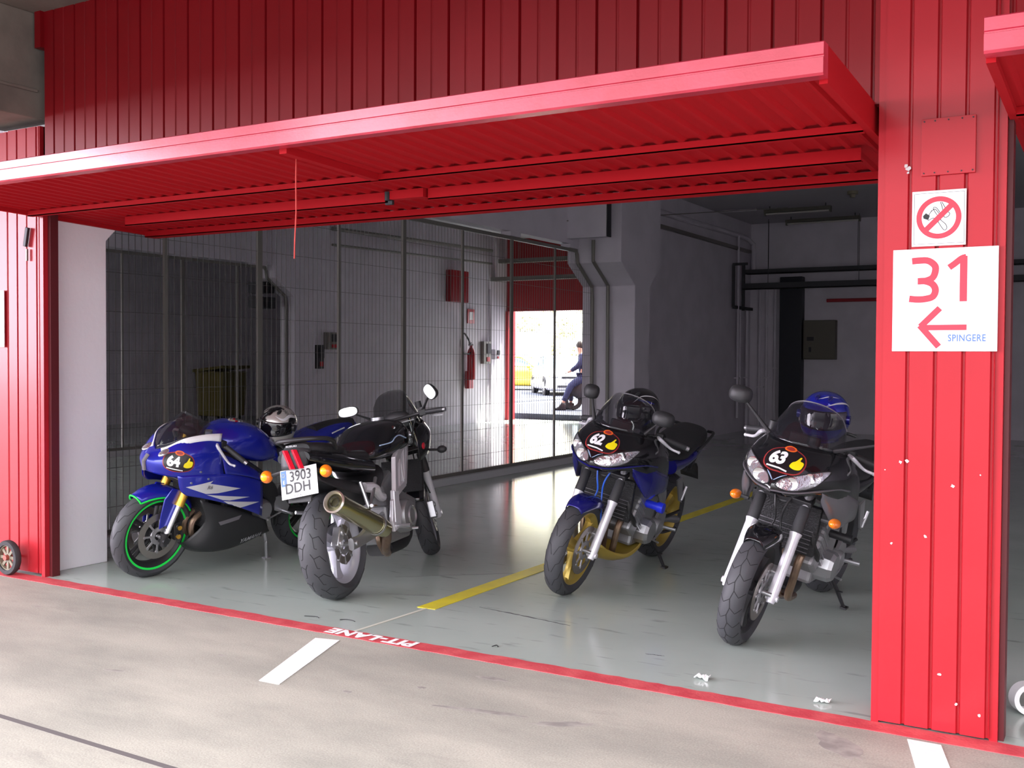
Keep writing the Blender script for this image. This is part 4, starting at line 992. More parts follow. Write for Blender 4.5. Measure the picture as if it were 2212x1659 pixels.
def fender(root, cx, R, m, a0, a1, w=.075, r_=.322, nm='front_fender', edge=None):
    rows = []
    for i in range(9):
        a = math.radians(a0 + (a1 - a0) * i / 8); k = 1 - .35 * (abs(i - 4) / 4) ** 2
        def q(y, dr): return (cx + (r_ + dr) * math.cos(a), y, R + (r_ + dr) * math.sin(a))
        rows.append([q(0, .012), q(w * .6 * k, .006), q(w * k, -.02), q(w * 1.03 * k, -.055 * k)])
    f_ = MB().skin(rows, 3, 3, mirror=True).build(nm, m, root, solid=.003)
    if edge:
        pts = [rows[8 - i][3] for i in range(9)]
        L = [(p[0], abs(p[1]) + .001, p[2]) for p in pts]
        e_ = MB().tube(L, .006, 6, smooth=40)
        f0 = [rows[0][k] for k in range(4)]
        e_.tube([(p[0] , p[1], p[2]) for p in f0] , .006, 6, smooth=12).tube([(p[0], -p[1], p[2]) for p in f0], .006, 6, smooth=12)
        e_.build('edge_tape', edge, f_)
    return f_

def bars(root, xh, zh, w, drop=0, pull=.06, barm=blkm, lever=silv, up=.05):
    hb = MB().tube([(xh - pull, -w, zh - drop), (xh - .02, -w * .6, zh + up * .6), (xh + .02, -.1, zh), (xh + .02, .1, zh), (xh - .02, w * .6, zh + up * .6), (xh - pull, w, zh - drop)], .012, 10, smooth=24).build('handlebar', barm, root)
    for s_ in (1, -1):
        a = Vector((xh - .02 - (pull - .02) * .25, s_ * w * .68, zh + up * .5 - drop * .1)); b = Vector((xh - pull, s_ * w, zh - drop)); b2 = a + (b - a) * 1.05
        g_ = MB().tube([a, b2], .018, 12).build('grip', plast, hb)
        MB().cyl(b2, b2 + (b - a).normalized() * .022, .014, n=12).build('bar_end', alu, hb)
        k = a + (a - b).normalized() * .03
        MB().obox(k, (.045, .05, .045), 0).build('switch_housing', blkm, hb, smooth=False, bevel=.006)
        MB().tube([k + V(.035, s_ * .0, 0), k + V(.06, s_ * .03, -.008), b + V(.075, -s_ * .06, -.02), b + V(.065, -s_ * .01, -.03)], [.010, .012, .008, .008], 8, smooth=14).ell(b + V(.065, -s_ * .008, -.03), (.010, .010, .010), 10, 8).build('lever', lever, hb)
        MB().tube([k + V(.02, 0, .0), k + V(.08, -s_ * .06, -.02), k + V(.05, -s_ * .12, -.15)], .005, 6, smooth=10).build('cable', cable_m, hb)
    MB().cyl((xh + .03, -w * .55, zh + .04), (xh + .03, -w * .55, zh + .085), .022, n=14).build('fluid_reservoir', plast, hb)
    return hb

def indicator(root, c, d, r_=.026, stalk=.06, ln=.045):
    c = Vector(c); d = Vector(d).normalized(); p = c + d * stalk
    s_ = MB().tube([c, p], [.010, .012], 8).build('indicator', plast, root)
    MB().ell(p + d * .02, (ln, .030, r_), 18, 12).build('lens', amber, s_)
    MB().ell(p + d * .02 + Vector((ln * .3, 0, 0)), (ln * .75, .014, .012), 10, 8).build('bulb', ambin, s_)
    return s_

def mirror(root, base, top, face=-1, sz=(.075, .045), shell=plast, s_=1, glass=True, back=None, roll=0.0, yaw=0.0):
    base = Vector(base); top = Vector(top)
    a_ = MB().tube([base, base.lerp(top, .5) + V(0, 0, .0), top], [.018, .009, .009], 8, flat=.7).build('mirror', shell, root)
    R_ = Matrix.Rotation(yaw, 3, 'Z') @ Matrix.Rotation(roll, 3, 'X')
    hd = MB(); rings = []
    for x, k in [(.055, .25), (.045, .65), (.02, .93), (-.004, 1.0), (-.008, .97)]:
        rings.append([top + R_ @ Vector((x, sz[0] * k * c_, sz[1] * k * s2)) for c_, s2 in oval(1, 1, n=12, pw=.75)])
    hd.ring(rings, 3, nu=2).build('housing', shell, a_)
    if glass:
        g_ = MB(); k = 32; vs = [top + R_ @ Vector((-.0095, sz[0] * .90 * c_, sz[1] * .88 * s2)) for c_, s2 in oval(1, 1, n=k, pw=.75)]
        g_.add(vs, [tuple(range(k))]); g_.build('glass', mirr, a_, smooth=False)
    return a_

def side_stand(root, base, foot, m=alu):
    b = Vector(base); f = Vector(foot)
    s_ = MB().tube([b, b.lerp(f, .5) + V(-.01, .005, 0), f], [.015, .012, .010], 10).obox(f + V(.0, 0, .006), (.06, .035, .01), 0).build('side_stand', m, root)
    MB().tube([b + V(.02, .0, -.01), b.lerp(f, .4) + V(.03, 0, 0)], .007, 6).build('spring', blkm, s_)
    MB().tube([b.lerp(f, .55), b.lerp(f, .55) + V(.02, .04, .01)], .005, 6).build('tang', m, s_)
    return s_
def sticker(root, bvh, O, ex, ey, num, sc=1.0, vs_=1.0):
    """black oval race-school sticker, number, thumbs-up"""
    def dr(shape, nm, m, off, par=None, sub=.010):
        mb = MB(); vf = poly_fill(shape, sub) if not isinstance(shape, tuple) else shape
        drape(mb, ([Vector((v.x * sc, v.y * sc * vs_, 0)) for v in vf[0]], vf[1]), bvh, O, ex, ey, off); return mb.build(nm, m, par, fix=False)
    ov = spoly([(-.088, 0), (-.072, .034), (-.03, .052), (.0, .060), (.035, .052), (.074, .034), (.090, -.004), (.072, -.042), (.02, -.056), (-.04, -.054), (-.078, -.034)], 4)
    base = dr([(a * 1.0, b * 1.0) for a, b in ov], 'number_sticker', redv, .0020, root); base['label'] = 'black oval sticker numbered %s with a yellow thumbs-up' % num
    dr([(a * .94, b * .92) for a, b in ov], 'black_field', blkv, .0030, base)
    dr(oval(.026, .013, 0, .050), 'badge', orgv, .0038, base); dr(oval(.018, .008, 0, .050), 'badge_centre', redv, .0046, base)
    vs, fs = text_mb(num, .074, bold=.0035, space=.92, sub=.012)
    dr(([Vector((v.x * 1.0 - .028, v.y - .001, 0)) for v in vs], fs), 'number', whitev, .0044, base)
    th = spoly([(.030, -.020), (.034, -.004), (.044, .004), (.050, .014), (.056, .028), (.062, .026), (.061, .012), (.074, .010), (.080, .002), (.076, -.020), (.056, -.028), (.038, -.026)], 3)
    dr(th, 'thumbs_up', yelv, .0042, base)
    dr([(-.062, -.034), (.030, -.042), (.030, -.048), (-.062, -.040)], 'caption_strip', whitev, .0042, base)
    return base

def helmet(loc, rot, shellm, visorm, label, trim=blkm, pattern=None, sc=1.0, liner=True):
    r = empty('helmet', loc, label, 'helmet'); r.rotation_euler = rot; r.scale = (sc, sc, sc)
    def sf(az, el, k=1.0):
        c_, s_ = math.cos(el), math.sin(el)
        fwd = math.cos(az)
        rx = .135 + .022 * max(0, fwd) * max(0, -math.sin(el)) * 2.2; ry = .118; rz = .125
        return Vector((rx * c_ ** .85 * math.cos(az), ry * c_ ** .85 * math.sin(az), rz * s_)) * k if c_ > 0 else Vector((0, 0, rz * k))
    n, m_ = 48, 24; lo = -1.0
    mb = MB(); vs = [sf(2 * PI * j / n, lo + (PI / 2 - lo) * i / m_) for i in range(m_ + 1) for j in range(n)]
    mb.add(vs, [(i * n + j, i * n + (j + 1) % n, (i + 1) * n + (j + 1) % n, (i + 1) * n + j) for i in range(m_) for j in range(n)])
    mb.build('shell', shellm, r)
    v_ = MB(); k = 24; q = 10
    vs = [sf(-1.25 + 2.5 * j / k, -.22 - .10 * abs(math.cos((j / k - .5) * PI)) + (.62 + .10 * abs(math.cos((j / k - .5) * PI))) * i / q, 1.025) for i in range(q + 1) for j in range(k + 1)]
    v_.add(vs, [(i * (k + 1) + j, i * (k + 1) + j + 1, (i + 1) * (k + 1) + j + 1, (i + 1) * (k + 1) + j) for i in range(q) for j in range(k)])
    v_.build('visor', visorm, r, solid=.003)
    for s_ in (1, -1):
        p = sf(s_ * 1.35, .05, 1.02); MB().cyl(p - V(0, s_ * .01, 0), p + V(0, s_ * .008, 0), .022, n=20).build('visor_pivot', trim, r)
    e_ = MB(); e_.tube([sf(2 * PI * j / n, lo + .01, 1.0) for j in range(n + 1)], .007, 8, cap=False); e_.build('edge_trim', trim, r)
    MB().obox(sf(0, -.62, 1.01), (.012, .05, .016), 0).build('chin_vent', trim, r, bevel=.003)
    for s_ in (1, -1): MB().ell(sf(s_ * .45, 1.0, 1.0), (.03, .012, .008), 12, 8, R=Matrix.Rotation(.3, 3, 'Y')).build('crown_vent', trim, r)
    if pattern: pattern(r, sf)
    return r

def curvestripe(root, sf, pts, w, m, nm='stripe'):
    mb = MB(); P_ = crom([Vector((a, b, 0)) for a, b in pts], 30); L = []; R_ = []
    for i, p in enumerate(P_):
        d = (P_[min(i + 1, 30)] - P_[max(i - 1, 0)]).normalized(); t = math.sin(PI * i / 30) * w / 2 + .004; nn = Vector((-d.y, d.x, 0)) * t
        L.append(sf((p + nn).x, (p + nn).y, 1.006)); R_.append(sf((p - nn).x, (p - nn).y, 1.006))
    mb.add(L + R_, [(i, i + 1, 32 + i, 31 + i) for i in range(30)])
    return mb.build(nm, m, root, fix=False)

def moto_root(F, wb, head, lean, sc, label, group=None):
    h = math.radians(head)
    o = (F[0] - math.cos(h) * wb * sc, F[1] - math.sin(h) * wb * sc, 0.0)
    r = empty('motorcycle', o, label, 'motorcycle', group)
    r.rotation_euler = (-math.radians(lean), 0, h); r.scale = (sc, sc, sc)
    return r
def to_world(r, p):
    M_ = Matrix.LocRotScale(r.location, r.rotation_euler, r.scale); return M_ @ Vector(p)

# ---------------------------------------------------------------- half-faired road bikes numbered 62 and 63
def roadster(r, nose, flank, fend, rimm, num, inds, pan, mirr_l, mirr_r, pegc):
    wb, R = 1.44, .30
    wheel(r, 'front_wheel', wb, R, .122, rimm, '3', 'v' if num == '63' else 'w', disc_r=.150, n_sp=3)
    wheel(r, 'rear_wheel', 0, .315, .18, rimm, '3', 'hex', discs=(-1,), disc_r=.12, n_sp=3)
    for s_ in (1, -1): caliper(r, wb, R, s_, 150)
    fork(r, (1.425, .285), R, (1.115, .985), y=.116, zs=.60, slider=silv, tube=alu)
    fender(r, wb - .01, R, fend, 58, 132, w=.078, r_=.316)
    # cowl
    A = [(1.30, 0, 1.035), (1.27, .09, 1.035), (1.19, .175, 1.03), (1.07, .225, 1.01), (.94, .235, .965)]
    B_ = [(1.43, 0, .935), (1.385, .11, .95), (1.285, .20, .965), (1.10, .255, .94), (.90, .268, .885)]
    C_ = [(1.505, 0, .835), (1.455, .09, .845), (1.335, .205, .89), (1.12, .272, .865), (.88, .28, .80)]
    D_ = [(1.475, 0, .795), (1.42, .09, .795), (1.30, .205, .825), (1.10, .272, .78), (.87, .275, .70)]
    E2 = [(1.40, 0, .775), (1.35, .085, .765), (1.25, .18, .77), (1.08, .235, .70), (.90, .25, .62)]
    noseb = MB().skin([A, B_, C_, D_], 5, 4, mirror=True); bv = noseb.bvh()
    no = noseb.build('nose_cowl', nose, r, solid=.004)
    F1 = [(1.315, .195, .862), (1.21, .245, .855), (1.06, .281, .82), (.86, .285, .77)]
    F2 = [(1.31, .205, .825), (1.19, .25, .77), (1.05, .288, .735), (.86, .286, .68)]
    F3 = [(1.26, .19, .79), (1.17, .24, .72), (1.06, .272, .675), (.94, .27, .655)]
    F4 = [(1.20, .195, .745), (1.14, .225, .68), (1.08, .245, .635), (1.0, .25, .625)]
    for s_ in (1, -1): MB().skin([[(x, s_ * y, z) for x, y, z in q] for q in (F1, F2, F3, F4)], 4, 4).build('side_cowl', flank, r, solid=.004)
    lip = MB()
    for s_ in (1, -1): lip.tube([(1.50, 0, .815), (1.44, s_ * .10, .822), (1.33, s_ * .2, .852), (1.21, s_ * .245, .862), (1.1, s_ * .275, .85)], .011, 8, smooth=20, flat=.5)
    lip.build('cowl_lip', flank, r)
    # headlights draped on the nose
    lp = spoly([(.018, .845), (.07, .828), (.13, .842), (.178, .872), (.205, .915), (.212, .950), (.18, .945), (.13, .925), (.075, .900), (.035, .880)], 3)
    for s_ in (1, -1):
        q = MB(); drape(q, poly_fill([(s_ * a, b) for a, b in lp], .012), bv, (0.75, 0, 0), (0, 1, 0), (0, 0, 1), .004) if False else None
        q = MB(); vf = poly_fill([(a, b) for a, b in lp], .012)
        vs = []; ok = []
        for v in vf[0]:
            h = bv.ray_cast(Vector((2.2, s_ * v.x, v.y)), Vector((-1, 0, 0)), 1.5); ok.append(h[0] is not None); vs.append((h[0] + Vector((.004, 0, .0)) + h[1] * 0) if h[0] is not None else Vector((1.3, s_ * v.x, v.y)))
        q.add(vs, [f for f in vf[1] if all(ok[i] for i in f)]); ho = q.build('headlight', lensm, r, fix=False)
        rimb = MB()
        for k in range(0, len(lp)):
            a, b = lp[k], lp[(k + 1) % len(lp)]; hs = [bv.ray_cast(Vector((2.2, s_ * p[0], p[1])), Vector((-1, 0, 0)), 1.5)[0] for p in (a, b)]
            if hs[0] is not None and hs[1] is not None: rimb.cyl(hs[0] + V(.004, 0, 0), hs[1] + V(.004, 0, 0), .0035, n=6)
        rimb.build('headlight_surround', blkm, ho)
        for (yy, zz, rr_) in ((.085, .868, .030), (.15, .905, .026)):
            h = bv.ray_cast(Vector((2.2, s_ * yy, zz)), Vector((-1, 0, 0)), 1.5)[0]
            if h is not None: MB().lathe([(0, .0), (rr_ * .6, .002), (rr_, .006), (rr_ * 1.06, .004)], h + V(.003, 0, 0), (1, 0, 0), 20).build('reflector', chrome, ho)
    sticker(r, bv, (1.42, .005, .982), (0, 1, 0), (-.62, 0, .78), num, 1.18, 1.28)
    # white-blue flash under the sticker
    q = MB(); 
    for s_ in (1, -1): q.tube([(1.497, s_ * .004, .868), (1.475, s_ * .03, .89), (1.455, s_ * .05, .90)], [.003, .005, .002], 6, smooth=8, flat=.4)
    q.build('maker_badge', mat('pale_blue_vinyl', (.45, .6, .85), .3), r)
    # screen
    S0 = [(1.30, 0, 1.03), (1.27, .09, 1.03), (1.19, .172, 1.028), (1.08, .205, 1.02)]
    S1 = [(1.22, 0, 1.14), (1.195, .085, 1.135), (1.13, .155, 1.12), (1.04, .185, 1.08)]
    S2 = [(1.10, 0, 1.24), (1.085, .075, 1.23), (1.045, .135, 1.195), (1.0, .165, 1.13)]
    ws = MB().skin([S0, S1, S2], 5, 5, mirror=True).build('windscreen', screen, r, solid=.003)
    edge = [(p[0], p[1], p[2]) for p in S2]
    MB().tube([(p[0], -p[1], p[2]) for p in edge[::-1]] + edge[1:], .003, 6, smooth=24).build('screen_edge', greyp, ws)
    MB().box(1.10, 1.13, -.08, .08, .98, 1.07).build('instrument_panel', plast, r, bevel=.008)
    MB().cyl((1.098, .03, 1.03), (1.094, .03, 1.03), .03, n=20).build('dial', greyv, r)
    # radiator, frame, engine, pipes
    MB().obox((1.13, 0, .60), (.035, .37, .27), Matrix.Rotation(.18, 3, 'Y')).build('radiator', rad_m, r, smooth=False, bevel=.004)
    rf = MB()
    for k in range(11): rf.obox((1.152 - (k - 5) * .0042, 0, .60 + (k - 5) * .022), (.004, .33, .003), 0)
    rf.build('radiator_fins', greyp, r, smooth=False)
    MB().cyl((1.21, .0, .76), (1.24, .0, .76), .035, n=20).build('horn', plast, r)
    fr = MB()
    for s_ in (1, -1): fr.ring([[(x, s_ * y, z - h), (x, s_ * (y + .03), z - h), (x, s_ * (y + .03), z + h), (x, s_ * y, z + h)] for x, y, z, h in [(1.10, .06, .82, .05), (.95, .14, .76, .05), (.70, .17, .66, .045), (.50, .15, .52, .06), (.44, .13, .38, .06)]], 4, nu=2)
    fr.build('frame', alum, r)
    MB().obox((.78, 0, .52), (.34, .34, .22), Matrix.Rotation(-.3, 3, 'Y')).obox((.93, 0, .50), (.14, .36, .30), Matrix.Rotation(-.55, 3, 'Y')).obox((.68, 0, .36), (.44, .30, .20), 0).build('engine_block', alum, r, smooth=False, bevel=.02)
    cf = MB()
    for k in range(5): cf.obox((.93 + k * .0, 0, .41 + k * .04), (.17, .375, .006), Matrix.Rotation(-.55, 3, 'Y'))
    cf.build('cooling_fins', alu, r, smooth=False)
    for s_, rad in ((1, .085), (-1, .095)):
        MB().lathe([(0, s_ * .245), (.03, s_ * .248), (rad * .85, s_ * .24), (rad, s_ * .22), (rad * 1.05, s_ * .15)], (.80, 0, .37), n=10 if s_ > 0 else 28).build('engine_cover', alu, r, ang=25)
    MB().lathe([(0, .215), (.05, .213), (.06, .2), (.065, .15)], (.57, 0, .36), n=24).build('sprocket_cover', alum, r)
    for k, y in enumerate((-.12, -.04, .04, .12)):
        MB().tube([(1.02, y, .50), (1.10, y, .43), (1.08, y * .9, .30), (1.0, y * .7, .19), (.80, y * .5, .15)], .021, 10, smooth=16).build('exhaust_header', steel, r)
    MB().tube([(.82, 0, .15), (.6, -.02, .16), (.45, -.05, .22)], [.04, .06, .04], 14, smooth=8).build('collector', blkm, r)
    MB().tube([(1.12, .14, .70), (1.13, .17, .55), (1.05, .19, .47), (.95, .17, .42)], .016, 8, smooth=12).build('coolant_hose', cable_m, r)
    if pan:
        pr = [[(x, 0, z0), (x, w * .55, z0 + .01), (x, w, z0 + .05), (x, w, z1)] for x, w, z0, z1 in [(1.20, .07, .25, .275), (1.10, .13, .185, .25), (.98, .17, .16, .235), (.86, .185, .19, .27), (.76, .18, .24, .32)]]
        MB().skin(pr, 4, 4, mirror=True).build('belly_pan', pan, r, solid=.004)
    # tank, seat, tail
    hull(MB(), [(1.02, .09, .84, .93, .7), (.95, .15, .80, .97, .7), (.80, .185, .78, .985, .68), (.62, .175, .76, .955, .65), (.50, .12, .77, .93, .6), (.44, .10, .78, .87, .6)], 5, 4).build('fuel_tank', nose if num == '63' else blk, r)
    MB().cyl((.92, 0, .98), (.92, 0, 1.01), .045, n=24).build('filler_cap', alu, r)
    hull(MB(), [(.52, .09, .80, .86), (.40, .125, .775, .845), (.20, .155, .77, .84), (.05, .15, .785, .90), (-.12, .14, .82, .955 if num == '62' else .92), (-.30, .12, .84, .975 if num == '62' else .93), (-.40, .07, .87, .94)], 5, 4).build('seat', seatm, r)
    hull(MB(), [(.35, .16, .68, .80), (.10, .165, .72, .81), (-.12, .15, .77, .86), (-.32, .11, .82, .90), (-.42, .06, .85, .89)], 5, 4).build('tail_cowl', flank if num == '62' else nose, r)
    gr = MB()
    for s_ in (1, -1): gr.tube([(-.02, s_ * .16, .83), (-.10, s_ * .185, .90), (-.30, s_ * .16, .945), (-.36, s_ * .10, .94)], .011, 8, smooth=14)
    gr.build('grab_rail', blkm, r)
    for s_ in (1, -1): MB().tube([(-.20, s_ * .11, .84), (-.20, s_ * .11, .80), (0.05, s_ * .15, .70)], .014, 8, smooth=8).build('subframe_rail', blkm, r)
    MB().ell((-.38, .05, .86), (.06, .05, .04)).ell((-.38, -.05, .86), (.06, .05, .04)).build('exhaust_outlet', alum, r)
    MB().skin([[(-.10, 0, .66), (-.10, .08, .65)], [(-.34, 0, .70), (-.34, .08, .69)], [(-.50, 0, .55), (-.50, .07, .55)]], 3, 3, mirror=True).build('rear_fender', plast, r, solid=.004)
    sa = MB()
    for s_ in (1, -1): sa.tube([(.50, s_ * .12, .38), (.20, s_ * .13, .35), (0, s_ * .125, .315)], [.035, .03, .035], 10, flat=.8)
    sa.build('swingarm', alum, r)
    MB().tube([(.55, .15, .40), (.3, .15, .385), (0, .14, .38)], .012, 6).tube([(.55, .15, .31), (.3, .15, .27), (0, .14, .25)], .012, 6).build('chain', blkm, r)
    MB().cyl((0, -.15, .315), (0, .15, .315), .016).build('rear_axle', alu, r)
    for s_ in (1, -1):
        MB().prism([(.52, .52), (.60, .40), (.50, .33), (.42, .30), (.42, .42)], lambda a, b, t: (a, t, b), s_ * .165, s_ * .185).build('footrest_bracket', alum, r, smooth=False)
        MB().tube([(.48, s_ * .18, .35), (.47, s_ * .29, .355)], .012, 8).build('footrest', alu, r)
        MB().prism([(.36, .66), (.22, .50), (.16, .48), (.17, .53), (.27, .68)], lambda a, b, t: (a, t, b), s_ * .18, s_ * .19).build('passenger_bracket', alum, r, smooth=False)
        MB().tube([(.18, s_ * .19, .50), (.16, s_ * .20, .60)], .010, 8).build('passenger_footrest', alu, r)
    MB().tube([(.46, .20, .34), (.60, .215, .31), (.66, .215, .29), (.68, .26, .29)], .007, 8).build('gear_lever', alu, r)
    MB().cyl((.86, .16, .56), (.86, .295, .56), .026 if pegc is hoseb or num == '62' else .022, n=16).cyl((.86, .26, .56), (.86, .30, .56), .034 if num == '62' else .026, n=16).build('crash_bobbin', pegc, r)
    side_stand(r, (.52, .13, .28), (.40, .235, .0 + .235 * math.tan(math.radians(11)) + .001) if False else (.42, .26, .068), blkm)
    bars(r, 1.03, 1.0, .355, drop=.015, pull=.12, up=.03)
    if mirr_l: mirror(r, (1.17, .17, 1.035), mirr_l, s_=1, yaw=0, roll=0, sz=(.072, .048))
    if mirr_r: mirror(r, (1.17, -.17, 1.035), mirr_r, s_=-1, yaw=0 if num == '63' else .5, roll=0, sz=(.064 if num == '63' else .05, .046))
    if inds:
        indicator(r, (1.19, .20, .685), (0.1, 1, 0.05), stalk=.05); indicator(r, (1.19, -.19, .675), (0.1, -1, 0.05), stalk=.05)
    for s_ in (1, -1): MB().tube([(1.19, s_ * .085, .86), (1.26, s_ * .03, .72), (1.24, s_ * .02, .60), (1.33, s_ * .09, .46)], .0055, 6, smooth=16).build('brake_hose', hoseb if num == '62' else cable_m, r)
    return r

E63 = moto_root((-1.778, 5.366), 1.44, -92, 13.5, 1.05, 'black and grey half-faired motorcycle numbered 63 with orange indicators')
roadster(E63, blk, greyp, blk, blkm, '63', True, None, (1.14, .47, 1.17), (1.16, -.375, 1.19), blkm)
E62 = moto_root((-3.092, 5.919), 1.44, -88, 13.5, 1.05, 'dark blue motorcycle numbered 62 with gold wheels and gold belly pan')
roadster(E62, blk, blued, blued, gold, '62', False, gold, (1.12, .25, 1.15), (1.16, -.235, 1.20), mat('blue_bobbin', (.02, .04, .8), .35))

# ---------------------------------------------------------------- blue fully faired sports bike numbered 64
E64 = moto_root((-5.753, 4.885), 1.38, -94, 11, 1.03, 'bright blue sports motorcycle numbered 64 with green rim tape')
def sportsbike(r):
    wb, R = 1.38, .298
    wheel(r, 'front_wheel', wb, R, .12, blkm, '5', 'w', disc_r=.155, n_sp=5, tape=greenm)
    wheel(r, 'rear_wheel', 0, .315, .18, blkm, '5', 'hex', discs=(-1,), disc_r=.11, n_sp=5, tape=greenm)
    for s_ in (1, -1):
        c_ = caliper(r, wb, R, s_, 168, blkm)
        for k in (-.03, .03): MB().cyl((wb - .125, s_ * .10, R + .02 + k), (wb - .125, s_ * .118, R + .02 + k), .016, n=14).build('piston_cover', goldf, c_)
    fork(r, (1.365, .275), R, (1.115, .93), y=.105, tube=goldf, zs=.50, usd=True)
    fender(r, wb, R, bluep, 56, 150, w=.080, r_=.316, edge=greenm)
    for s_ in (1, -1): MB().prism([(1.33, .62), (1.25, .60), (1.27, .46), (1.34, .37), (1.40, .35), (1.40, .44), (1.385, .55)], lambda a, b, t: (a, t, b), s_ * .082, s_ * .092).build('fork_guard', bluep, r, bevel=.006)
    # nose and upper fairing: rows run from centre line out and back
    A = [(1.43, 0, .875), (1.395, .07, .905), (1.325, .135, .965), (1.20, .18, .995), (1.08, .20, 1.0)]
    B_ = [(1.475, 0, .845), (1.43, .10, .865), (1.355, .18, .89), (1.23, .23, .905), (1.10, .245, .885)]
    C_ = [(1.51, 0, .80), (1.47, .10, .795), (1.385, .195, .79), (1.24, .245, .79), (1.08, .26, .77)]
    D_ = [(1.495, 0, .735), (1.455, .09, .725), (1.365, .185, .72), (1.22, .24, .715), (1.06, .262, .70)]
    nb = MB().skin([A, B_, C_, D_], 5, 5, mirror=True); bv = nb.bvh(); nb.build('nose_cowl', bluep, r, solid=.004)
    # side fairing, blue upper then black lower
    U1 = [(1.385, .187, .735), (1.24, .243, .745), (1.06, .265, .74), (.90, .27, .71), (.72, .26, .66)]
    U2 = [(1.36, .20, .64), (1.22, .245, .65), (1.05, .268, .63), (.88, .272, .60), (.70, .262, .55)]
    U3 = [(1.31, .205, .60), (1.18, .245, .575), (1.02, .265, .53), (.86, .268, .475), (.68, .258, .40)]
    sb = MB().skin([U1, U2, U3], 5, 5, mirror=True); sbv = sb.bvh(); so_ = sb.build('side_fairing', bluep, r, solid=.004)
    for s_ in (1, -1): MB().skin([[(x, s_ * y, z) for x, y, z in q] for q in ([(1.10, .245, .875), (1.0, .24, .84), (.86, .24, .78), (.74, .24, .72)], [(1.06, .265, .74), (.98, .27, .73), (.84, .27, .70), (.72, .26, .66)])], 4, 4).build('upper_side_panel', bluep, r, solid=.004)
    L1 = [(1.21, .225, .565), (1.10, .24, .53), (.96, .25, .49), (.80, .25, .43), (.62, .24, .36)]
    L2 = [(1.13, .20, .40), (1.08, .235, .35), (.98, .245, .33), (.80, .245, .31), (.58, .23, .29)]
    L3 = [(1.21, .12, .25), (1.14, .19, .215), (1.0, .215, .19), (.80, .20, .19), (.50, .16, .235)]
    L4 = [(1.18, 0, .20), (1.13, .08, .165), (1.0, .10, .14), (.80, .09, .15), (.50, .07, .21)]
    lb = MB().skin([L1, L2, L3, L4], 5, 5, mirror=True); lbv = lb.bvh(); lo_ = lb.build('lower_fairing', blkm, r, solid=.004)
    MB().obox((1.10, 0, .50), (.03, .34, .34), Matrix.Rotation(.2, 3, 'Y')).build('radiator', rad_m, r, smooth=False, bevel=.004)
    for k, y in enumerate((-.11, -.04, .04, .11)): MB().tube([(1.05, y, .46), (1.15, y, .38), (1.14, y, .28), (1.0, y * .7, .2)], .02, 8, smooth=12).build('exhaust_header', steel, r)
    # graphics draped on the left and right sides
    def side_g(poly, nm, m, bv_, par, off=.002, sides=(1, -1)):
        for s_ in sides:
            vf = poly_fill(poly, .02); q = MB(); vs = []; ok = []
            for v in vf[0]:
                h = bv_.ray_cast(Vector((v.x, s_ * .6, v.y)), Vector((0, -s_, 0)), 1.0); ok.append(h[0] is not None); vs.append(h[0] + Vector((0, s_ * off, 0)) if h[0] is not None else Vector((v.x, 0, v.y)))
            q.add(vs, [f for f in vf[1] if all(ok[i] for i in f)]); q.build(nm, m, par, fix=False)
    side_g([(1.33, .662), (1.15, .700), (1.17, .682), (.92, .630), (1.10, .612), (1.19, .612)], 'stripe', greyv, sbv, so_)
    side_g([(1.185, .606), (.83, .560), (1.0, .552), (1.055, .560)], 'stripe', greyv, sbv, so_, .0025)
    side_g([(1.05, .552), (.73, .512), (.90, .490), (.965, .505)], 'stripe', greyv, sbv, so_, .003)
    side_g([(1.05, .40), (.86, .43), (.88, .40), (1.03, .375)], 'panel_flash', greyp, lbv, lo_, sides=(1,))
    def side_txt(t, size, x, z, m, bv_, par, rot=0.0, off=.003, shear=.2, nm='lettering', bold=.0008):
        vs0, fs = text_mb(t, size, bold=bold, shear=shear, sub=.02); vs = []; ok = []
        for v in vs0:
            a = v.x * math.cos(rot) - v.y * math.sin(rot); b = v.x * math.sin(rot) + v.y * math.cos(rot)
            h = bv_.ray_cast(Vector((x - a, .6, z + b)), Vector((0, -1, 0)), 1.0); ok.append(h[0] is not None); vs.append(h[0] + Vector((0, off, 0)) if h[0] is not None else Vector((x, 0, z)))
        MB().add(vs, [f for f in fs if all(ok[i] for i in f)]).build(nm, m, par, smooth=False, fix=False)
    side_txt('YAMAHA', .05, .72, .235, greyv, lbv, lo_, rot=.12)
    side_txt('R6', .035, 1.17, .655, greyp, sbv, so_, off=.005)
    side_g([(.90, .455), (.84, .47), (.80, .455), (.84, .445), (.88, .44)], 'yellow_decal', yelv, sbv, so_, sides=(1,), off=.003)
    for q in ((1.30, .69), (1.19, .715), (.90, .43), (1.25, .765)):
        h = sbv.ray_cast(Vector((q[0], .6, q[1])), Vector((0, -1, 0)), 1)[0] or bv.ray_cast(Vector((q[0], .6, q[1])), Vector((0, -1, 0)), 1)[0]
        if h is not None: MB().cyl(h - V(0, .002, 0), h + V(0, .006, 0), .007, n=10).build('fairing_bolt', alu, r)
    sticker(r, bv, (1.40, .20, .825), (-.80, .60, -.04), (-.02, .05, 1), '64', 1.12)
    # white patch under the screen and folded headlight cover
    q = MB()
    wv = [(1.08, .206, 1.004), (1.20, .186, .999), (1.325, .141, .969), (1.395, .078, .910), (1.425, .04, .886)]; wl = [(1.10, .226, .955), (1.20, .208, .962), (1.32, .166, .938), (1.395, .105, .89), (1.435, .06, .872)]
    q.skin([wv, wl], 5, 2, mirror=True); vs_ = []
    q.build('white_panel', whitev, r, solid=.006)
    q = MB(); 
    for s_ in (1, -1): q.ell((1.43, s_ * .085, .868), (.045, .028, .016), R=Matrix.Rotation(.5, 3, 'Y'))
    q.build('headlight', lensm, r)
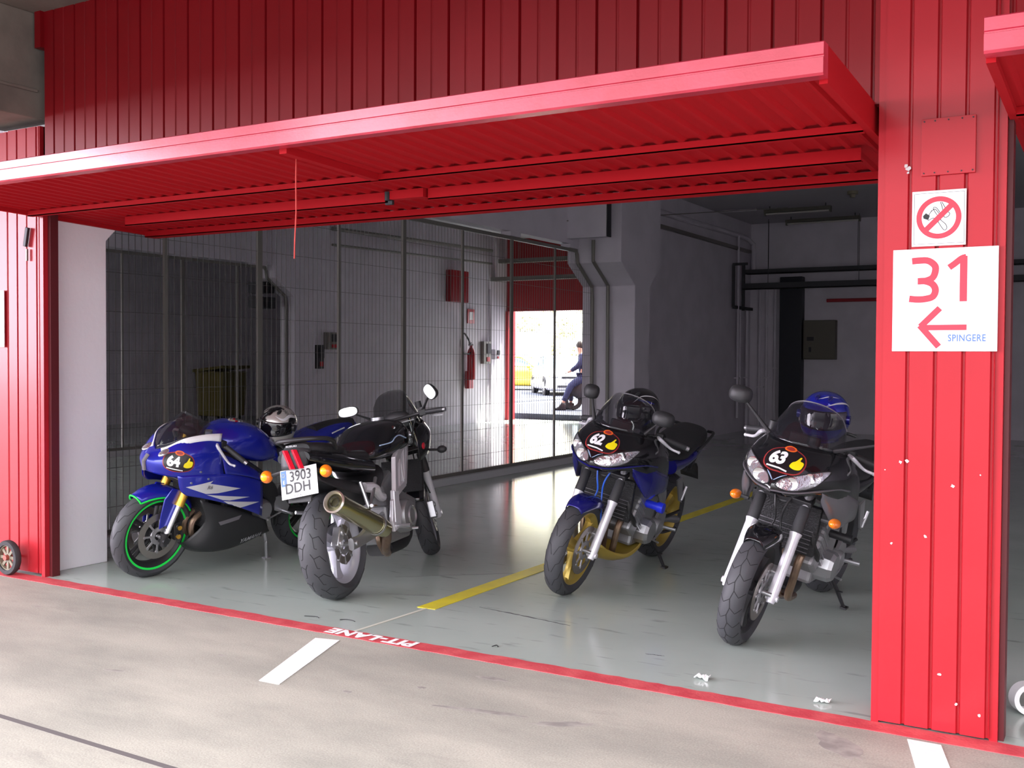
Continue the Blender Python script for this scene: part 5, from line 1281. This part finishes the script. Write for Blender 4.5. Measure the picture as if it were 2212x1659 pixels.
    MB().tube([(1.50, 0, .74), (1.512, 0, .80), (1.485, 0, .84)], .014, 8).build('ram_air_intake', greyp, r)
    S0 = [(1.43, 0, .875), (1.395, .068, .905), (1.325, .132, .965), (1.20, .175, .997)]
    S1 = [(1.365, 0, 1.0), (1.335, .06, 1.01), (1.27, .11, 1.025), (1.17, .15, 1.03)]
    S2 = [(1.235, 0, 1.115), (1.22, .05, 1.105), (1.18, .09, 1.085), (1.11, .12, 1.05)]
    MB().skin([S0, S1, S2], 5, 5, mirror=True).build('windscreen', screen, r, solid=.003)
    MB().tube([(1.43, .01, .877), (1.395, .07, .907), (1.325, .134, .967), (1.20, .178, .998)], .005, 6, smooth=12).build('screen_edge', blkm, r)
    # tank, seat, tail
    hull(MB(), [(1.03, .10, .84, .93), (.95, .16, .80, 1.0), (.82, .19, .78, 1.035), (.66, .185, .75, 1.0), (.52, .14, .75, .90), (.45, .10, .76, .83)], 5, 4).build('fuel_tank', bluep, r)
    MB().lathe([(0, .01), (.02, .012), (.03, .003), (.05, .004), (.055, -.01)], (.80, 0, 1.035), (-.12, 0, 1), 28).build('filler_cap', chrome, r)
    hull(MB(), [(.50, .08, .76, .83), (.36, .12, .77, .85), (.18, .13, .80, .87), (.08, .11, .84, .91)], 5, 4).build('seat', seatm, r)
    hull(MB(), [(.30, .13, .68, .82), (.10, .135, .76, .91), (-.08, .115, .84, .965), (-.26, .08, .90, .985), (-.40, .03, .94, .97)], 5, 4).build('tail_cowl', bluep, r)
    MB().tube([(-.05, .122, .92), (-.14, .10, .935), (-.2, .098, .95)], .005, 6).build('tail_stripe', whitev, r)
    hull(MB(), [(.05, .06, .84, .95), (-.15, .07, .87, .985), (-.36, .05, .92, 1.0)], 4, 3).build('pillion_seat', seatm, r)
    fr = MB()
    for s_ in (1, -1): fr.ring([[(x, s_ * y, z - h), (x, s_ * (y + .035), z - h), (x, s_ * (y + .035), z + h), (x, s_ * y, z + h)] for x, y, z, h in [(1.08, .06, .80, .06), (.90, .16, .76, .06), (.68, .18, .64, .06), (.50, .15, .48, .08), (.44, .12, .34, .06)]], 4, nu=2)
    fr.build('frame', blkm, r)
    MB().obox((.75, 0, .44), (.42, .34, .34), Matrix.Rotation(-.2, 3, 'Y')).build('engine_block', blkm, r, smooth=False, bevel=.03)
    MB().lathe([(0, .23), (.06, .225), (.075, .2), (.08, .1)], (.62, 0, .42), n=24).build('engine_cover', alum, r)
    sa = MB()
    for s_ in (1, -1): sa.tube([(.50, s_ * .12, .38), (.20, s_ * .14, .36), (0, s_ * .13, .315)], [.045, .035, .035], 10, flat=.8)
    sa.build('swingarm', blkm, r)
    MB().cyl((0, -.15, .315), (0, .15, .315), .016).build('rear_axle', alu, r)
    MB().skin([[(-.02, 0, .64), (-.02, .09, .62)], [(-.2, 0, .58), (-.2, .09, .55)]], 3, 3, mirror=True).build('rear_fender', plast, r, solid=.004)
    for s_ in (1, -1):
        MB().prism([(.52, .50), (.50, .40), (.38, .36), (.36, .42), (.44, .50)], lambda a, b, t: (a, t, b), s_ * .17, s_ * .19).build('footrest_bracket', alu, r, smooth=False)
        MB().tube([(.42, s_ * .18, .39), (.41, s_ * .28, .39)], .011, 8).build('footrest', alu, r)
        MB().tube([(.44, s_ * .19, .38), (.55, s_ * .205, .355), (.60, s_ * .21, .36), (.61, s_ * .25, .36)], .007, 8).build('gear_lever', alu, r)
    side_stand(r, (.56, .14, .32), (.50, .175, .036), alu)
    hb = bars(r, 1.10, .925, .33, drop=.085, pull=.12, barm=blkm, lever=silv, up=0)
    for s_ in (1, -1): MB().tube([(1.10, s_ * .10, .93), (1.11, s_ * .10, 1.0)], [.03, .028], 14).build('fork_cap', alu, r)
    MB().ell((1.19, 0, .98), (.04, .08, .03)).build('instrument_panel', plast, r)
sportsbike(E64)

# ---------------------------------------------------------------- black bike seen from behind, plate 3903 DDH
ESV = moto_root((-4.562, 6.53), 1.43, 103.5, 7.5, 1.06, 'black motorcycle seen from behind with number plate and chrome-bronze silencer')
def vtwin(r):
    wb = 1.43
    wheel(r, 'rear_wheel', 0, .315, .18, wheelsil, '3', 'hex', discs=(-1,), disc_r=.115, n_sp=3)
    wheel(r, 'front_wheel', wb, .30, .12, wheelsil, '3', 'w', disc_r=.145, n_sp=3)
    caliper(r, 0, .315, -1, 150, alu, .10)
    for s_ in (1, -1): caliper(r, wb, .30, s_, 170, alu)
    fork(r, (1.41, .28), .30, (1.10, .99), slider=silv, tube=chrome, zs=.60)
    fender(r, wb, .30, blk, 45, 160, w=.08, r_=.322)
    sa = MB()
    for s_ in (1, -1): sa.ring([[(x, s_ * y, z - h), (x, s_ * (y + .03), z - h), (x, s_ * (y + .03), z + h), (x, s_ * y, z + h)] for x, y, z, h in [(.50, .10, .38, .05), (.25, .115, .35, .045), (.08, .12, .32, .03), (-.04, .12, .315, .03)]], 4, nu=2)
    sa.obox((.36, 0, .36), (.06, .24, .06), 0); sa.build('swingarm', alu, r)
    MB().cyl((0, -.16, .315), (0, .16, .315), .014).build('rear_axle', alu, r)
    MB().tube([(.5, .14, .42), (.3, .145, .40), (0, .145, .385)], .012, 6).tube([(.5, .14, .32), (0, .145, .25)], .012, 6).build('chain', blkm, r)
    # silencer
    ex = empty('x', (0, 0, 0), None, None); bpy.data.objects.remove(ex)
    a = Vector((-.24, -.165, .585)); b = Vector((.36, -.18, .335)); d = (b - a).normalized()
    mu = MB().tube([a, a + d * .04, a + d * .06, b - d * .10, b - d * .02, b], [.063, .063, .060, .060, .052, .03], 32).build('silencer', brz, r)
    MB().lathe([(.064, -.002), (.066, -.012), (.058, -.020), (.030, .035), (.030, .05)], a, d, 32).build('end_cap', mat('cream_steel', (.75, .70, .62), .3, .8), mu)
    MB().lathe([(.028, -.012), (.030, -.012), (.030, .03), (.028, .03)], a, d, 24, closed=True).lathe([(0, .015), (.028, .015)], a, d, 24).build('outlet', blkm, mu)
    MB().lathe([(.0625, .0), (.065, .0), (.065, .02), (.0625, .02)], b - d * .14, d, 32, closed=True).build('clamp_band', alu, mu)
    MB().tube([b, b + d * .05 + V(.02, .03, -.03), (.46, -.12, .22), (.60, -.06, .16), (.8, 0, .16), (.98, 0, .22), (1.02, 0, .40)], [.03, .03, .028, .026, .024, .022, .022], 12, smooth=24).build('exhaust_pipe', steel, r)
    MB().tube([(.62, -.02, .52), (.50, -.06, .42), (.46, -.08, .26), (.58, -.05, .17)], .022, 10, smooth=14).build('rear_exhaust_pipe', steel, r)
    # frame spars with open truss
    for s_ in (1, -1):
        def Y(x): return s_ * (.205 - .10 * max(0, (x - .5) / .5))
        fm = MB()
        def bar(x0, z0, x1, z1, w=.038): fm.bar((x0, Y(x0), z0), (x1, Y(x1), z1), .03, w)
        bar(1.00, .88, .58, .735, .06); bar(.60, .75, .50, .54, .06); bar(.50, .56, .47, .36, .075); bar(1.00, .84, .80, .58, .05); bar(.80, .58, .52, .54, .045)
        bar(.86, .80, .78, .60, .022); bar(.72, .765, .76, .585, .022); bar(.72, .76, .62, .56, .024)
        fm.build('frame_spar', silv, r, smooth=False, bevel=.006)
        MB().prism([(.52, .56), (.56, .42), (.52, .33), (.42, .31), (.40, .38), (.44, .50)], lambda p, q, t: (p, t, q), s_ * .19, s_ * .215).build('footrest_bracket', silv, r, smooth=False, bevel=.006)
        MB().tube([(.46, s_ * .21, .34), (.45, s_ * .31, .34)], .013, 10).build('footrest', alu, r)
        MB().tube([(.46, s_ * .22, .34), (.58, s_ * .23, .31), (.62, s_ * .24, .30), (.63, s_ * .28, .30)], .008, 8).build('foot_lever', alu, r)
        MB().tube([(.34, s_ * .16, .66), (.20, s_ * .19, .56), (.12, s_ * .20, .50)], .012, 8).tube([(.12, s_ * .16, .66), (.12, s_ * .20, .50)], .012, 8).tube([(.13, s_ * .2, .50), (.05, s_ * .25, .52)], .011, 8).build('passenger_bracket', alu, r)
    # engine
    MB().obox((.62, 0, .52), (.20, .26, .28), Matrix.Rotation(-.45, 3, 'Y')).obox((.86, 0, .40), (.30, .24, .22), Matrix.Rotation(.35, 3, 'Y')).obox((.64, 0, .35), (.34, .30, .24), 0).build('engine_block', alum, r, smooth=False, bevel=.02)
    MB().lathe([(0, -.235), (.05, -.235), (.095, -.225), (.105, -.2), (.11, -.12)], (.66, 0, .38), n=32).build('clutch_cover', alum, r)
    MB().lathe([(.045, -.236), (.055, -.245), (.065, -.236)], (.66, 0, .38), n=32).build('cover_ring', alu, r)
    hull(MB(), [(.30, .13, .50, .66), (.42, .14, .54, .70), (.55, .12, .60, .74)], 4, 3).build('airbox_side', blkm, r)
    MB().tube([(.20, -.14, .62), (.30, -.16, .60), (.38, -.15, .55), (.45, -.14, .53)], [.03, .035, .025, .03], 10, smooth=8).build('rear_cylinder_head', silv, r)
    hull(MB(), [(1.05, .06, .18, .36), (.9, .08, .14, .28), (.62, .09, .14, .24)], 4, 3).build('oil_sump', blkm, r)
    MB().obox((1.12, 0, .60), (.03, .30, .22), Matrix.Rotation(.2, 3, 'Y')).build('radiator', rad_m, r, smooth=False)
    # tank, seats, tail
    tk = hull(MB(), [(1.02, .10, .84, .95), (.94, .16, .80, .99), (.78, .19, .78, 1.01), (.60, .19, .76, .985), (.46, .15, .76, .90), (.40, .10, .77, .84)], 5, 4).build('fuel_tank', blk, r)
    MB().cyl((.82, 0, 1.0), (.82, 0, 1.025), .042, n=24).build('filler_cap', alu, r)
    MB().tube([(.80, -.196, .87), (.70, -.196, .895), (.62, -.198, .885), (.56, -.196, .86), (.46, -.16, .85)], .004, 6, smooth=16).build('tank_decal', mat('pale_blue_vinyl', (.45, .6, .85), .3), tk)
    hull(MB(), [(.46, .08, .77, .83), (.34, .13, .76, .835), (.18, .15, .77, .85), (.06, .13, .80, .87)], 5, 4).build('seat', seatm, r)
    hull(MB(), [(.10, .10, .83, .89), (-.08, .13, .84, .92), (-.22, .12, .86, .935), (-.30, .08, .88, .935)], 5, 4).build('pillion_seat', seatm, r)
    hull(MB(), [(.36, .16, .68, .79), (.12, .17, .72, .83), (-.10, .155, .76, .87), (-.26, .13, .80, .895), (-.345, .10, .83, .895)], 5, 4).build('tail_cowl', blk, r)
    # rear panel with two slanted red lights
    pn = MB().skin([[(-.355, 0, .915), (-.345, .055, .912), (-.32, .10, .90)], [(-.395, 0, .80), (-.385, .05, .80), (-.35, .08, .80)]], 3, 4, mirror=True).build('tail_panel', plast, r, solid=.004)
    for y in (-.028, .028):
        MB().ring([[(-.362 - .038 * t, y + .012 - .055 * t - .018, .905 - .105 * t), (-.376 - .038 * t, y + .012 - .055 * t, .907 - .105 * t), (-.362 - .038 * t, y + .012 - .055 * t + .018, .905 - .105 * t)] for t in (0, .25, .5, .75, 1)], 2, nu=2).build('tail_light', redl, pn)
    vs, fs = text_mb('SUZUKI', .020, bold=.0005); MB().add([(-.358, -v.x, .925 + v.y * .6) for v in vs], fs).build('lettering', greyv, pn, smooth=False, fix=False)
    gr = MB().tube([(-.10, .14, .88), (-.18, .16, .935), (-.30, .11, .955), (-.34, 0, .958), (-.30, -.11, .955), (-.18, -.16, .935), (-.10, -.14, .88)], .013, 10, smooth=28)
    gr.build('grab_rail', blkm, r)
    # hugger / inner fender and plate
    MB().skin([[(.30, 0, .66), (.30, .10, .62), (.30, .14, .56)], [(.08, 0, .70), (.08, .11, .67), (.08, .15, .60)], [(-.15, 0, .74), (-.15, .11, .72), (-.15, .14, .66)], [(-.32, 0, .76), (-.32, .10, .76), (-.30, .12, .72)]], 4, 4, mirror=True).build('rear_fender', plast, r, solid=.004)
    MB().obox((-.36, -.03, .71), (.015, .14, .20), Matrix.Rotation(.22, 3, 'Y')).build('plate_bracket', plast, r, smooth=False, bevel=.003)
    pr = Matrix.Rotation(.26, 3, 'Y') @ Matrix.Rotation(-.10, 3, 'X')
    O = Vector((-.387, -.040, .726))
    pl = MB().obox(O, (.003, .225, .165), pr).build('number_plate', whitev, r, smooth=False, bevel=.001)
    pl['label'] = 'white number plate reading 3903 DDH'
    def onp(v, u, w_, off=.0045): return O + pr @ Vector((-off, -u, w_))
    def ptxt(t, size, u0, w0, m, bold=.0, sx=1.0, sy=1.0, nm='lettering'):
        vs, fs = text_mb(t, size, bold=bold); MB().add([onp(0, u0 + v.x * sx, w0 + v.y * sy) for v in vs], fs).build(nm, m, pl, smooth=False, fix=False)
    ptxt('3903', .080, .012, .035, blkm, bold=.001, sx=.86); ptxt('DDH', .080, -.008, -.030, blkm, bold=.001, sx=.90); ptxt('SUZUKI', .016, -.01, -.072, blkm)
    q = MB(); c4 = [onp(0, u, w_, .004) for u, w_ in ((-.108, .078), (-.075, .078), (-.075, -.01), (-.108, -.01))]; q.add(c4, [(0, 1, 2, 3)]).build('country_band', bluem, pl, smooth=False, fix=False)
    q = MB(); c4 = [onp(0, -.0915 + .009 * math.cos(t), .052 + .009 * math.sin(t), .0046) for t in [2 * PI * i / 12 for i in range(12)]]
    for c_ in c4: q.ell(c_, (.0015, .0015, .0015), 6, 4)
    q.build('star_ring', yelv, pl); ptxt('E', .03, -.0915, .012, whitev, nm='country_letter')
    # indicators at the tail
    for s_ in (1, -1):
        st = MB().tube([(-.33, s_ * .10, .785), (-.335, s_ * .155, .775)], .011, 8).build('indicator', plast, r)
        MB().ell((-.34, s_ * .185, .77), (.035, .035, .036), 20, 12).build('lens', amber, st)
        MB().lathe([(0, -.004), (.012, 0), (.020, .006)], (-.377, s_ * .185, .77), (1, 0, 0), 16).build('bulb', ambin, st)
    MB().tube([(.08, .1, .0), (.1, .1, .1)], .01, 6) 
    # front: half fairing, screen, lamp, bars, mirrors
    A = [(1.36, 0, .99), (1.32, .09, .985), (1.22, .16, .97), (1.08, .20, .95), (.96, .20, .93)]
    B_ = [(1.44, 0, .90), (1.39, .10, .89), (1.26, .19, .88), (1.08, .225, .86), (.93, .22, .83)]
    C_ = [(1.42, 0, .78), (1.36, .10, .775), (1.22, .18, .75), (1.08, .21, .73), (.96, .21, .70)]
    MB().skin([A, B_, C_], 5, 5, mirror=True).build('half_fairing', blk, r, solid=.004)
    for s_ in (1, -1): MB().ell((1.02, s_ * .222, .80), (.03, .006, .025), 12, 8).build('fairing_decal', redl, r)
    MB().ell((1.40, 0, .86), (.05, .10, .06)).build('headlight', lensm, r)
    S0 = [(1.36, 0, .99), (1.32, .09, .985), (1.22, .155, .972), (1.12, .18, .96)]; S1 = [(1.27, 0, 1.10), (1.24, .08, 1.09), (1.17, .13, 1.07), (1.10, .155, 1.03)]; S2 = [(1.15, 0, 1.20), (1.14, .065, 1.19), (1.10, .11, 1.155), (1.06, .13, 1.09)]
    MB().skin([S0, S1, S2], 5, 5, mirror=True).build('windscreen', screen, r, solid=.003)
    MB().ell((1.16, 0, 1.0), (.05, .10, .05)).build('instrument_panel', plast, r)
    bars(r, 1.04, .99, .34, drop=.015, pull=.10, lever=silv, up=.0)
    mirror(r, (1.16, .17, 1.0), (1.05, .315, 1.085), sz=(.075, .036), roll=-.08, yaw=.10)
    mirror(r, (1.16, -.17, 1.0), (1.05, -.305, 1.155), sz=(.058, .042), roll=.9, yaw=-.25)
    for s_ in (1, -1):
        st = MB().tube([(1.20, s_ * .18, .76), (1.19, s_ * .26, .755)], .009, 8).build('indicator', plast, r)
        MB().ell((1.19, s_ * .285, .755), (.03, .035, .026), 16, 10).build('lens', plast, st)
        MB().tube([(1.16, s_ * .105, .88), (1.22, s_ * .06, .70), (1.34, s_ * .10, .45)], .005, 6, smooth=12).build('brake_hose', cable_m, r)
    side_stand(r, (.56, .13, .26), (.50, .25, .030), alu)
vtwin(ESV)
def steer(r, deg, wb, lo=(1.41, 0, .28), hi=(1.10, 0, .99)):
    A_ = Vector(lo); ax = (Vector(hi) - A_).normalized(); M_ = Matrix.Translation(A_) @ Matrix.Rotation(math.radians(deg), 4, ax) @ Matrix.Translation(-A_)
    for c_ in list(r.children):
        n_ = c_.name.split('.')[0]
        if n_ in ('front_wheel', 'fork_leg', 'front_fender', 'handlebar', 'triple_clamp', 'lower_clamp', 'axle') or (n_ == 'brake_caliper' and c_.data.vertices[0].co.x > .7): c_.matrix_basis = M_
steer(ESV, 20, 1.43); steer(E63, 3, 1.44)

# ---------------------------------------------------------------- helmets resting on the motorcycles
silverh = mat('helmet_silver', (.50, .48, .46), .25, .4, coat=.6, col2=(.012, .012, .015), nscale=5, lo=.50, hi=.53)
blackh = mat('helmet_black', (.006, .006, .009), .08, coat=1.0)
blueh = mat('helmet_blue', (.012, .018, .34), .12, .3, coat=1.0)
visd = mat('visor_dark', (.006, .006, .008), .04, coat=1.0); visl = mat('visor_clear_dark', (.02, .015, .03), .05, coat=1.0)
def pat1(r, sf):
    curvestripe(r, sf, [(.2, .75), (.7, .55), (1.2, .7), (1.8, .5), (2.3, .3)], .16, greyv); curvestripe(r, sf, [(1.2, .25), (1.8, .15), (2.4, .35)], .08, whitev)
    MB().obox(sf(1.2, -.75, 1.01), (.012, .07, .03), Matrix.Rotation(1.2, 3, 'Z')).build('maker_badge', whitev, r, bevel=.004)
def pat2(r, sf):
    for a in ([(.3, .55), (.8, .9), (1.6, .8), (2.2, .3)], [(-.4, .5), (-.9, .85), (-1.7, .6), (-2.3, .1)], [(1.35, -.5), (1.1, .1), (1.35, .6)], [(-1.3, -.5), (-1.2, .1), (-1.4, .6)]): curvestripe(r, sf, a, .05, greyv)
    curvestripe(r, sf, [(.9, -.6), (1.3, -.3), (1.9, -.35)], .16, blued); curvestripe(r, sf, [(.5, .7), (1.0, .62), (1.5, .45)], .10, blued)
def pat3(r, sf):
    curvestripe(r, sf, [(.2, .62), (.8, .75), (1.4, .7), (2.0, .4)], .07, greyv); curvestripe(r, sf, [(-.3, .9), (.4, 1.1), (1.2, 1.0)], .05, greyv)
p = to_world(E64, (.415, .02, .985)); helmet(p, (-.15, .18, math.radians(-70)), silverh, visd, sc=1.17, label= 'silver and black patterned helmet on the seat of the blue sports motorcycle', pattern=pat1)
p = to_world(E62, (.78, -.045, 1.115)); helmet(p, (-.15, .12, math.radians(-100)), blackh, visd, sc=1.2, label= 'black helmet with thin pale lines on the tank of the motorcycle numbered 62', pattern=pat2)
p = to_world(E63, (.78, -.02, 1.145)); helmet(p, (-.12, .12, math.radians(-88)), blueh, visl, sc=1.17, label= 'blue helmet behind the windscreen of the motorcycle numbered 63', trim=blued, pattern=pat3)
for n_ in [o_ for o_ in bpy.data.objects if 'label' in o_ and o_['label'] is None]: del n_['label']

GROUPS = {'motorcycle': 'motorcycles parked in the garage', 'helmet': 'helmets resting on the motorcycles', 'oil_stain': 'oil stains on the concrete apron', 'floor_scuff': 'scuff marks on the grey garage floor',
          'cable_tie': 'cable ties lying on the floor', 'paper_scrap': 'paper scraps on the floor', 'mesh_fence': 'welded-mesh fences between bays', 'canopy_door': 'raised red garage doors', 'clad_pillar': 'red clad pillars',
          'cable_tray': 'cable trays at the back of the garage', 'tube_light': 'tube lights on the ceiling', 'conduit': 'white conduits on the walls', 'riser_pipe': 'riser pipes on the back wall', 'ceiling_pipe': 'pipes high on the walls',
          'socket_box': 'socket boxes behind the fence', 'parked_car': 'cars in the car park', 'parking_line': 'white lines in the car park', 'lane_mark': 'white stripes on the apron', 'number_sign': 'number signs on the pillars', 'wall_duct': 'ducts on the walls'}
for o_ in bpy.data.objects:
    if o_.parent is None and 'category' in o_.keys() and 'group' not in o_.keys():
        g_ = GROUPS.get(o_.name.split('.')[0])
        if g_: o_['group'] = g_
